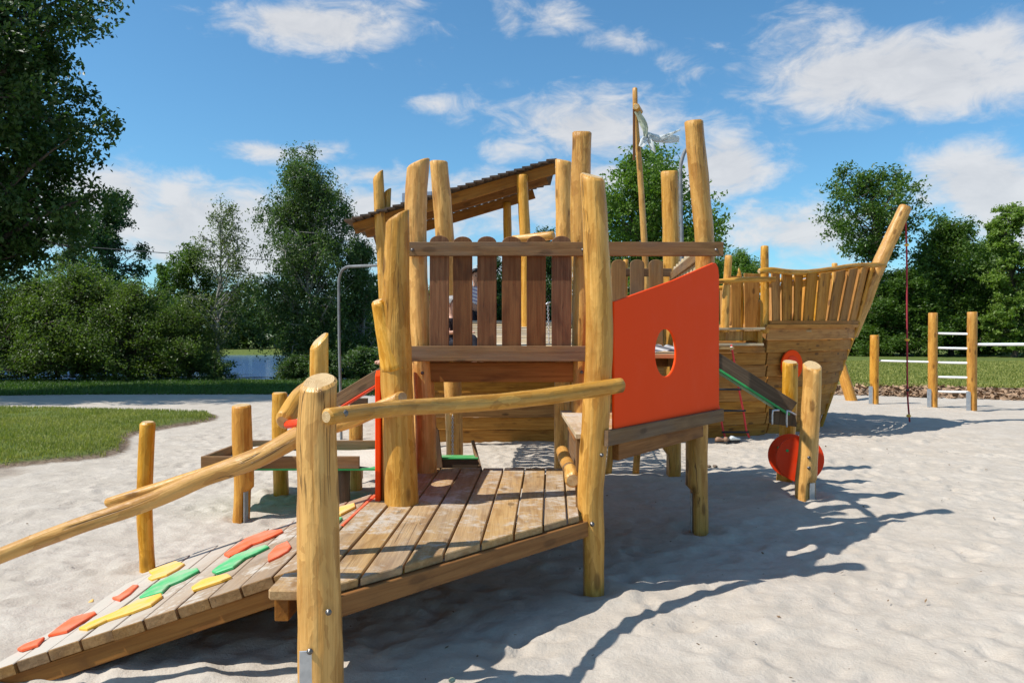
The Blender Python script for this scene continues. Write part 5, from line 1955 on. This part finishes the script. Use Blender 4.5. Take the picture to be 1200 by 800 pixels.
# ------------------------------------------------------------------ trees
def tube_arrays(paths, ns=7):
    """paths: list of (pts(n,3), radii(n)) -> V, F quads"""
    Vs, Fs, b = [], [], 0
    th = np.arange(ns) * 2 * np.pi / ns
    for pts, rad in paths:
        n = len(pts)
        T = np.gradient(pts, axis=0)
        T /= np.linalg.norm(T, axis=1, keepdims=True) + 1e-9
        ref = np.where(np.abs(T[:, 2:3]) < .9, [[0, 0, 1.0]], [[1.0, 0, 0]])
        U = np.cross(ref, T)
        U /= np.linalg.norm(U, axis=1, keepdims=True) + 1e-9
        W = np.cross(T, U)
        ring = pts[:, None, :] + rad[:, None, None] * (np.cos(th)[None, :, None] * U[:, None, :] + np.sin(th)[None, :, None] * W[:, None, :])
        Vs.append(ring.reshape(-1, 3))
        i = np.arange(n - 1)[:, None] * ns
        k = np.arange(ns)[None, :]
        k2 = (k + 1) % ns
        Fs.append(np.stack([b + i + k, b + i + k2, b + i + ns + k2, b + i + ns + k], -1).reshape(-1, 4))
        b += n * ns
    return np.concatenate(Vs), np.concatenate(Fs)


def leaf_quads(c, r, size, droop=0.0, elong=.55):
    """c (n,3) leaf centres; folded two-triangle leaves, random orientation leaning to face upward"""
    n = len(c)
    N = r.normal(0, 1, (n, 3))
    N[:, 2] = np.abs(N[:, 2]) * .9 + .25
    N /= np.linalg.norm(N, axis=1, keepdims=True)
    D = r.normal(0, 1, (n, 3))
    D[:, 2] -= droop * 2.0
    D -= N * (D * N).sum(1, keepdims=True)
    D /= np.linalg.norm(D, axis=1, keepdims=True) + 1e-9
    S = np.cross(N, D)
    L = size * r.uniform(.6, 1.35, (n, 1))
    w = L * elong * .5
    base, tip = c - D * L * .5, c + D * L * .5
    l_, r_ = c - S * w + N * L * .08, c + S * w + N * L * .08
    V = np.stack([base, r_, tip, l_], 1).reshape(-1, 3)
    return V


def make_tree(kind, seed, H, CR, CB, n_leaf, leaf, trunk_r, n_limb=60, lean=(0, 0), clump=.2, droop=0.0, prof=None, fill=.75):
    """returns trunk mesh arrays and leaf arrays. H height, CR crown radius, CB crown base height"""
    r = np.random.default_rng(seed)
    prof = prof or (lambda t: np.sin(np.pi * np.clip(t, 0, 1) ** .8) ** .6)
    nt = 14
    tz = np.linspace(0, 1, nt)
    wob = np.cumsum(r.normal(0, .012 * H, (nt, 2)), 0) * .5
    tp = np.stack([wob[:, 0] + lean[0] * tz ** 1.5, wob[:, 1] + lean[1] * tz ** 1.5, -.3 + tz * (H * .93 + .3)], -1)
    tr = trunk_r * (1 - tz) ** .8 * .95 + .012
    tr[0] *= 1.25
    paths = [(tp, tr)]

    def trunk_at(z):
        i = np.interp(z, tp[:, 2], np.arange(nt))
        k = int(min(i, nt - 2))
        return tp[k] + (tp[k + 1] - tp[k]) * (i - k)
    centres, crad, dirs = [], [], []
    for j in range(n_limb):
        t = (j + r.random()) / n_limb
        t = t ** .92
        z = CB + (H - CB) * t
        R0 = CR * float(prof(t)) * r.uniform(.45, 1.06)
        if r.random() > fill:
            R0 *= r.uniform(.2, .7)
        a = r.uniform(0, 2 * np.pi)
        ax = trunk_at(min(z, H * .92))
        e = np.array([ax[0] + np.cos(a) * R0, ax[1] + np.sin(a) * R0, z + r.normal(0, .03 * H)])
        zs = max(CB * .75, z - R0 * r.uniform(.5, 1.1) - .04 * H)
        s = trunk_at(zs)
        m = s * .45 + e * .55 + np.array([0, 0, R0 * .14])
        m2 = r.normal(0, .05 * R0, 3)
        q = np.linspace(0, 1, 7)[:, None]
        pts = (1 - q) ** 2 * s + 2 * q * (1 - q) * (m + m2) + q * q * e
        k = float(np.interp(zs, tp[:, 2], tr))
        br = np.linspace(min(k * .55, .02 + R0 * .026), .008, 7)
        paths.append((pts, br))
        centres.append(e)
        crad.append(clump * CR * r.uniform(.6, 1.35))
        for _ in range(3):
            f = r.uniform(.45, .95)
            c0 = pts[int(f * 6)]
            c1 = c0 + r.normal(0, .22 * CR, 3) * [1, 1, .6] * (.5 + .5 * float(prof(t)))
            paths.append((np.stack([c0, (c0 + c1) / 2 + r.normal(0, .03 * CR, 3), c1]), np.array([.02, .013, .005]) * (1 + CR * .12)))
            centres.append(c1)
            crad.append(clump * CR * r.uniform(.4, 1.0))
    centres, crad = np.array(centres), np.array(crad)
    w = crad ** 2.0
    pick = r.choice(len(centres), n_leaf, p=w / w.sum())
    g = r.normal(0, 1, (n_leaf, 3))
    g /= np.linalg.norm(g, axis=1, keepdims=True) + 1e-9
    g *= (r.random((n_leaf, 1)) ** .45)
    g *= crad[pick][:, None]
    g[:, 2] *= .72
    # twig structure: snap leaves towards a few twigs so clumps are not even balls
    twn = 14
    tw = r.normal(0, 1, (len(centres), twn, 3))
    tw /= np.linalg.norm(tw, axis=2, keepdims=True)
    if droop > 0:
        tw[:, :, 2] = -np.abs(tw[:, :, 2]) * 1.4 * droop - .2
        tw[:, :, :2] *= .6
    ti = r.integers(0, twn, n_leaf)
    al = (r.random(n_leaf) ** .8)[:, None] * crad[pick][:, None] * (1.25 + .9 * droop)
    on = tw[pick, ti] * al + r.normal(0, .05 * CR * clump * 2.2, (n_leaf, 3))
    use = (r.random(n_leaf) < (.62 if droop == 0 else .85))[:, None]
    c = centres[pick] + np.where(use, on, g)
    c[:, 2] = np.maximum(c[:, 2], .12)
    V = leaf_quads(c, r, leaf, droop)
    clr = r.random(len(centres))
    lr = np.repeat(np.clip(.5 * r.random(n_leaf) + .5 * clr[pick], 0, 1), 4)
    Fq = np.arange(n_leaf)[:, None] * 4 + [0, 1, 2, 3]
    return tube_arrays(paths), (V, Fq, lr)


BARK = bark_mat('grey brown bark', (0.10, 0.075, 0.055), (0.045, 0.034, 0.026))
BIRCH = bark_mat('white birch bark', (0.30, 0.29, 0.26), (0.05, 0.042, 0.036), True)
L_DARK = leaf_mat('dark oak leaves', (0.022, 0.054, 0.012), (0.058, 0.11, 0.020), .30)
L_MID = leaf_mat('mid green leaves', (0.045, 0.095, 0.016), (0.11, 0.18, 0.028), .36)
L_FRESH = leaf_mat('fresh green leaves', (0.07, 0.14, 0.02), (0.15, 0.24, 0.04), .38)
L_BIRCH = leaf_mat('birch leaves', (0.045, 0.095, 0.03), (0.12, 0.175, 0.06), .36)
L_PALE = leaf_mat('silvery willow leaves', (0.075, 0.115, 0.032), (0.16, 0.20, 0.07), .36)
L_BUSH = leaf_mat('olive bush leaves', (0.065, 0.112, 0.026), (0.145, 0.20, 0.052), .42)
L_FAR = leaf_mat('distant leaves', (0.03, 0.065, 0.018), (0.07, 0.12, 0.03), .25)

cache = {}


def tree(name, key, spec, loc, label, cat='tree', rotz=0.0, scale=(1, 1, 1), leafm=L_MID, bark=BARK, group=None):
    if key not in cache:
        (tv, tf), (lv, lf, lr) = make_tree(**spec)
        cache[key] = (sheet_obj('trunk', tv, tf, bark, smooth=True), sheet_obj('crown', lv, lf, leafm, {'lr': lr}))
    tm, cm = cache[key]
    z = float(base_height(loc[0], loc[1]))
    t = thing(name, (loc[0], loc[1], z), label, cat, group)
    t.rotation_euler.z = rotz
    t.scale = scale
    for nm, me in (('trunk', tm), ('crown', cm)):
        o = bpy.data.objects.new(nm, me)
        scene.collection.objects.link(o)
        o.parent = t
    return t


def at_px(px, Y):
    return ((px - CX) / F * Y, Y)


round_prof = lambda t: np.sqrt(np.clip(1 - (2 * t - 1) ** 2, 0.02, 1))
bush_prof = lambda t: np.sqrt(np.clip(1 - t ** 2.2, 0.02, 1))
birch_prof = lambda t: np.clip(1.15 * (1 - t) ** .75 * (.35 + t * 1.8), .05, 1)
pop_prof = lambda t: np.clip((1 - t) ** .5 * (.5 + t), .08, 1)

# near tree on the left, its trunk outside the picture
tree('oak_tree', 'near', dict(kind='oak', seed=5, H=12.9, CR=5.1, CB=3.4, n_leaf=150000, leaf=.165, trunk_r=.34, n_limb=130, clump=.155, prof=round_prof, fill=.9),
     (-15.5, 20.3), 'big dark leafy tree at the left edge, nearest tree of all', leafm=L_DARK, scale=(1, .7, 1))
# tree seen between the mast and the tall posts
tree('oak_tree', 'midoak', dict(kind='oak', seed=9, H=10.2, CR=3.2, CB=1.6, n_leaf=60000, leaf=.17, trunk_r=.22, n_limb=80, clump=.24, prof=round_prof, fill=.9),
     at_px(775, 35), 'fresh green round tree rising behind the mast and the tall posts', leafm=L_FRESH)
# weeping birches by the lake
tree('birch_tree', 'birch1', dict(kind='birch', seed=12, H=9.2, CR=2.5, CB=.7, n_leaf=95000, leaf=.10, trunk_r=.10, n_limb=95, clump=.20, droop=1.0, prof=birch_prof, fill=.8, lean=(-.1, 0)),
     at_px(362, 31.5), 'tall dense birch with drooping twigs right of the lake gap', leafm=L_BIRCH, bark=BIRCH)
tree('birch_tree', 'birch2', dict(kind='birch', seed=21, H=6.9, CR=1.75, CB=1.6, n_leaf=9500, leaf=.085, trunk_r=.065, n_limb=48, clump=.22, droop=.8, prof=birch_prof, fill=.8),
     at_px(257, 29.5), 'thin airy young birch left of the lake gap', leafm=L_PALE, bark=BIRCH)
tree('alder_tree', 'alder', dict(kind='alder', seed=31, H=5.2, CR=1.5, CB=.4, n_leaf=24000, leaf=.10, trunk_r=.10, n_limb=60, clump=.24, prof=bush_prof, fill=.8),
     at_px(222, 31), 'dense dark young alder between the bushes and the airy birch', leafm=L_MID)
tree('birch_tree', 'birch3', dict(kind='birch', seed=33, H=6.2, CR=1.7, CB=.3, n_leaf=26000, leaf=.10, trunk_r=.09, n_limb=60, clump=.24, droop=.6, prof=birch_prof, fill=.85),
     at_px(425, 33), 'lower dark birch just right of the tall birch, behind the steel pole', leafm=L_BIRCH, bark=BIRCH)
# poplars beyond the bushes
tree('poplar_tree', 'pop1', dict(kind='poplar', seed=41, H=12.6, CR=2.9, CB=2.5, n_leaf=30000, leaf=.19, trunk_r=.16, n_limb=60, clump=.20, prof=pop_prof, fill=.7),
     at_px(136, 50), 'dark open poplar with upswept branches behind the bushes', leafm=L_DARK)
tree('willow_tree', 'will1', dict(kind='willow', seed=43, H=13.6, CR=2.6, CB=2, n_leaf=26000, leaf=.17, trunk_r=.16, n_limb=60, clump=.22, droop=.4, prof=pop_prof, fill=.8),
     at_px(86, 52), 'pale grey green willow between the near dark tree and the poplar', leafm=L_PALE)
tree('poplar_tree', 'pop3', dict(kind='poplar', seed=47, H=9.0, CR=1.0, CB=2, n_leaf=7000, leaf=.19, trunk_r=.10, n_limb=40, clump=.3, prof=pop_prof, fill=.6, lean=(-.4, 0)),
     at_px(196, 55), 'slim pointed little poplar between the bushes and the airy birch', leafm=L_MID)
# bushes along the bank
specs = dict(kind='bush', seed=51, H=4.2, CR=2.3, CB=.25, n_leaf=34000, leaf=.095, trunk_r=.06, n_limb=80, clump=.24, prof=bush_prof, fill=.95)
specs2 = dict(kind='bush', seed=52, H=3.6, CR=2.1, CB=.2, n_leaf=30000, leaf=.085, trunk_r=.05, n_limb=80, clump=.22, prof=bush_prof, fill=.9)
bl = [(-30, 28.7, 'b1', (1, 1, 1.05), 'olive bush under the big left tree, first from the left edge'),
      (38, 28.4, 'b2', (1.05, 1, 1.0), 'olive bush second from the left edge, low rounded top'),
      (98, 28.8, 'b1', (1.05, 1, .95), 'broad olive bush in the middle of the bank row'),
      (152, 28.5, 'b2', (1, 1, .95), 'light green bush right of the middle of the bank row'),
      (206, 28.7, 'b1', (.8, .9, .62), 'low bush at the right end of the bank row by the airy birch'),
      (-110, 30.0, 'b2', (1.2, 1.1, 1.15), 'bush outside the left edge behind the near tree')]
for i, (px, Y, key, sc, lb) in enumerate(bl):
    tree('bush', key, specs if key == 'b1' else specs2, at_px(px, Y), lb, 'bush', rotz=i * 1.7, scale=sc, leafm=L_BUSH, group='bushes along the bank')
small = dict(kind='bush', seed=61, H=1.3, CR=.75, CB=.06, n_leaf=9000, leaf=.075, trunk_r=.02, n_limb=40, clump=.3, prof=bush_prof, fill=.9)
for i, (px, Y, sc, lb) in enumerate([(348, 29.2, (1.0, 1, .7), 'small bush at the right edge of the lake view'), (376, 29.0, (1.6, 1.1, .8), 'low bush under the tall birch'),
                                     (248, 28.4, (.8, 1, .7), 'small bush at the foot of the airy birch'), (430, 29.2, (1.7, 1.1, .9), 'low bush behind the steel pole foot')]):
    tree('bush', 's1', small, at_px(px, Y), lb, 'bush', rotz=i * 2.1, scale=sc, leafm=L_BIRCH, group='small bushes by the lake')
# right side trees
tree('ash_tree', 'ash', dict(kind='ash', seed=71, H=16.0, CR=6.0, CB=9.2, n_leaf=15000, leaf=.27, trunk_r=.32, n_limb=46, clump=.155, prof=round_prof, fill=.6, lean=(-.3, 0)),
     at_px(1027, 66), 'open crowned tree with visible forking trunk behind the bowsprit', leafm=L_MID)
tree('maple_tree', 'map1', dict(kind='maple', seed=73, H=11.0, CR=4.2, CB=.6, n_leaf=52000, leaf=.25, trunk_r=.25, n_limb=90, clump=.24, prof=bush_prof, fill=.9),
     at_px(1116, 66), 'dark dense tree behind the two tallest climbing bar posts', leafm=L_MID)
tree('maple_tree', 'map1', None, at_px(1010, 69), 'dark low tree directly behind the ship bow', rotz=2.1, scale=(1, 1, .66), leafm=L_DARK)
tree('maple_tree', 'map1', None, at_px(1150, 74), 'dark tree just left of the light green feathery tree', rotz=4.0, scale=(.9, .9, .92), leafm=L_DARK)
tree('poplar_tree', 'map2', dict(kind='poplar', seed=77, H=11.8, CR=3.2, CB=1.0, n_leaf=36000, leaf=.22, trunk_r=.2, n_limb=80, clump=.2, prof=pop_prof, fill=.75, droop=.15),
     at_px(1186, 60), 'light green feathery tree at the right edge', leafm=leaf_mat('light green leaves', (0.11, 0.18, 0.03), (0.22, 0.31, 0.06), .42))
tree('maple_tree', 'map1', None, at_px(1245, 62), 'dark tree outside the right edge', rotz=1.0, scale=(1.1, 1, .9), leafm=L_DARK)
tree('maple_tree', 'map1', None, at_px(952, 72), 'dark low tree seen through the slats of the ship bow', rotz=5.0, scale=(1.1, 1, .50), leafm=L_DARK)
tree('maple_tree', 'map1', None, at_px(1056, 64), 'dark leafy tree behind the hanging rope', rotz=3.2, scale=(.9, .9, .62), leafm=L_DARK)
tree('oak_tree', 'midoak', None, at_px(858, 62), 'small distant tree left of the ship deck posts', rotz=1.9, scale=(1.0, 1.0, .80), leafm=L_FRESH)
tree('poplar_tree', 'pop1', None, at_px(640, 62), 'small dark distant tree just under the high end of the cabin roof', rotz=2.4, scale=(.9, .9, .93), leafm=L_DARK)
tree('poplar_tree', 'pop1', None, at_px(580, 66), 'small dark distant tree seen through the tower slats', rotz=.6, scale=(.9, .9, .82), leafm=L_DARK)
tree('maple_tree', 'map1', None, at_px(705, 60), 'distant tree partly hidden behind the crooked tower post', rotz=2.9, scale=(.9, .9, .70), leafm=L_DARK)
tree('willow_tree', 'will1', None, at_px(462, 64), 'distant willow behind the forked post', rotz=2.2, scale=(1.2, 1.2, .66), leafm=L_PALE)
tree('willow_tree', 'will1', None, at_px(500, 70), 'distant willow behind the left tower post', rotz=4.2, scale=(1.3, 1.3, .60), leafm=L_PALE)


def far_woods():
    r = np.random.default_rng(99)
    Vs, ls = [], []
    for i in range(150):
        a = -1.05 + 2.1 * i / 149 + r.normal(0, .01)
        d = r.uniform(128, 165)
        hgt = r.uniform(7, 13) * (1.0 if a < .1 else .9)
        x, y = math.sin(a) * d * 1.1, max(118, math.cos(a) * d)
        z0 = float(base_height(x, y))
        n_ = 900
        g = r.normal(0, 1, (n_, 3))
        g /= np.linalg.norm(g, axis=1, keepdims=True)
        g *= r.random((n_, 1)) ** .35
        rad = r.uniform(3.5, 6.0)
        lump = 1 + .3 * np.sin(g[:, 0:1] * 5 + i) * np.sin(g[:, 2:3] * 6 + i * 2)
        c = np.array([x, y, z0 + hgt * .5]) + g * lump * [rad, rad, hgt * .52]
        c[:, 2] = np.maximum(c[:, 2], z0 + .2)
        Vs.append(leaf_quads(c, r, .95, 0, .8))
        ls.append(np.repeat(np.clip(.4 * r.random(n_) + .6 * r.random(), 0, 1), 4))
    V = np.concatenate(Vs)
    k = len(V) // 4
    me = sheet_obj('far_woods', V, np.arange(k)[:, None] * 4 + [0, 1, 2, 3], L_FAR, {'lr': np.concatenate(ls)})
    tag(link_mesh('far_woods', me, None, (0, 0, 0)), 'distant belt of woodland closing the horizon beyond the lake and lawn', 'woods', kind='stuff')


far_woods()
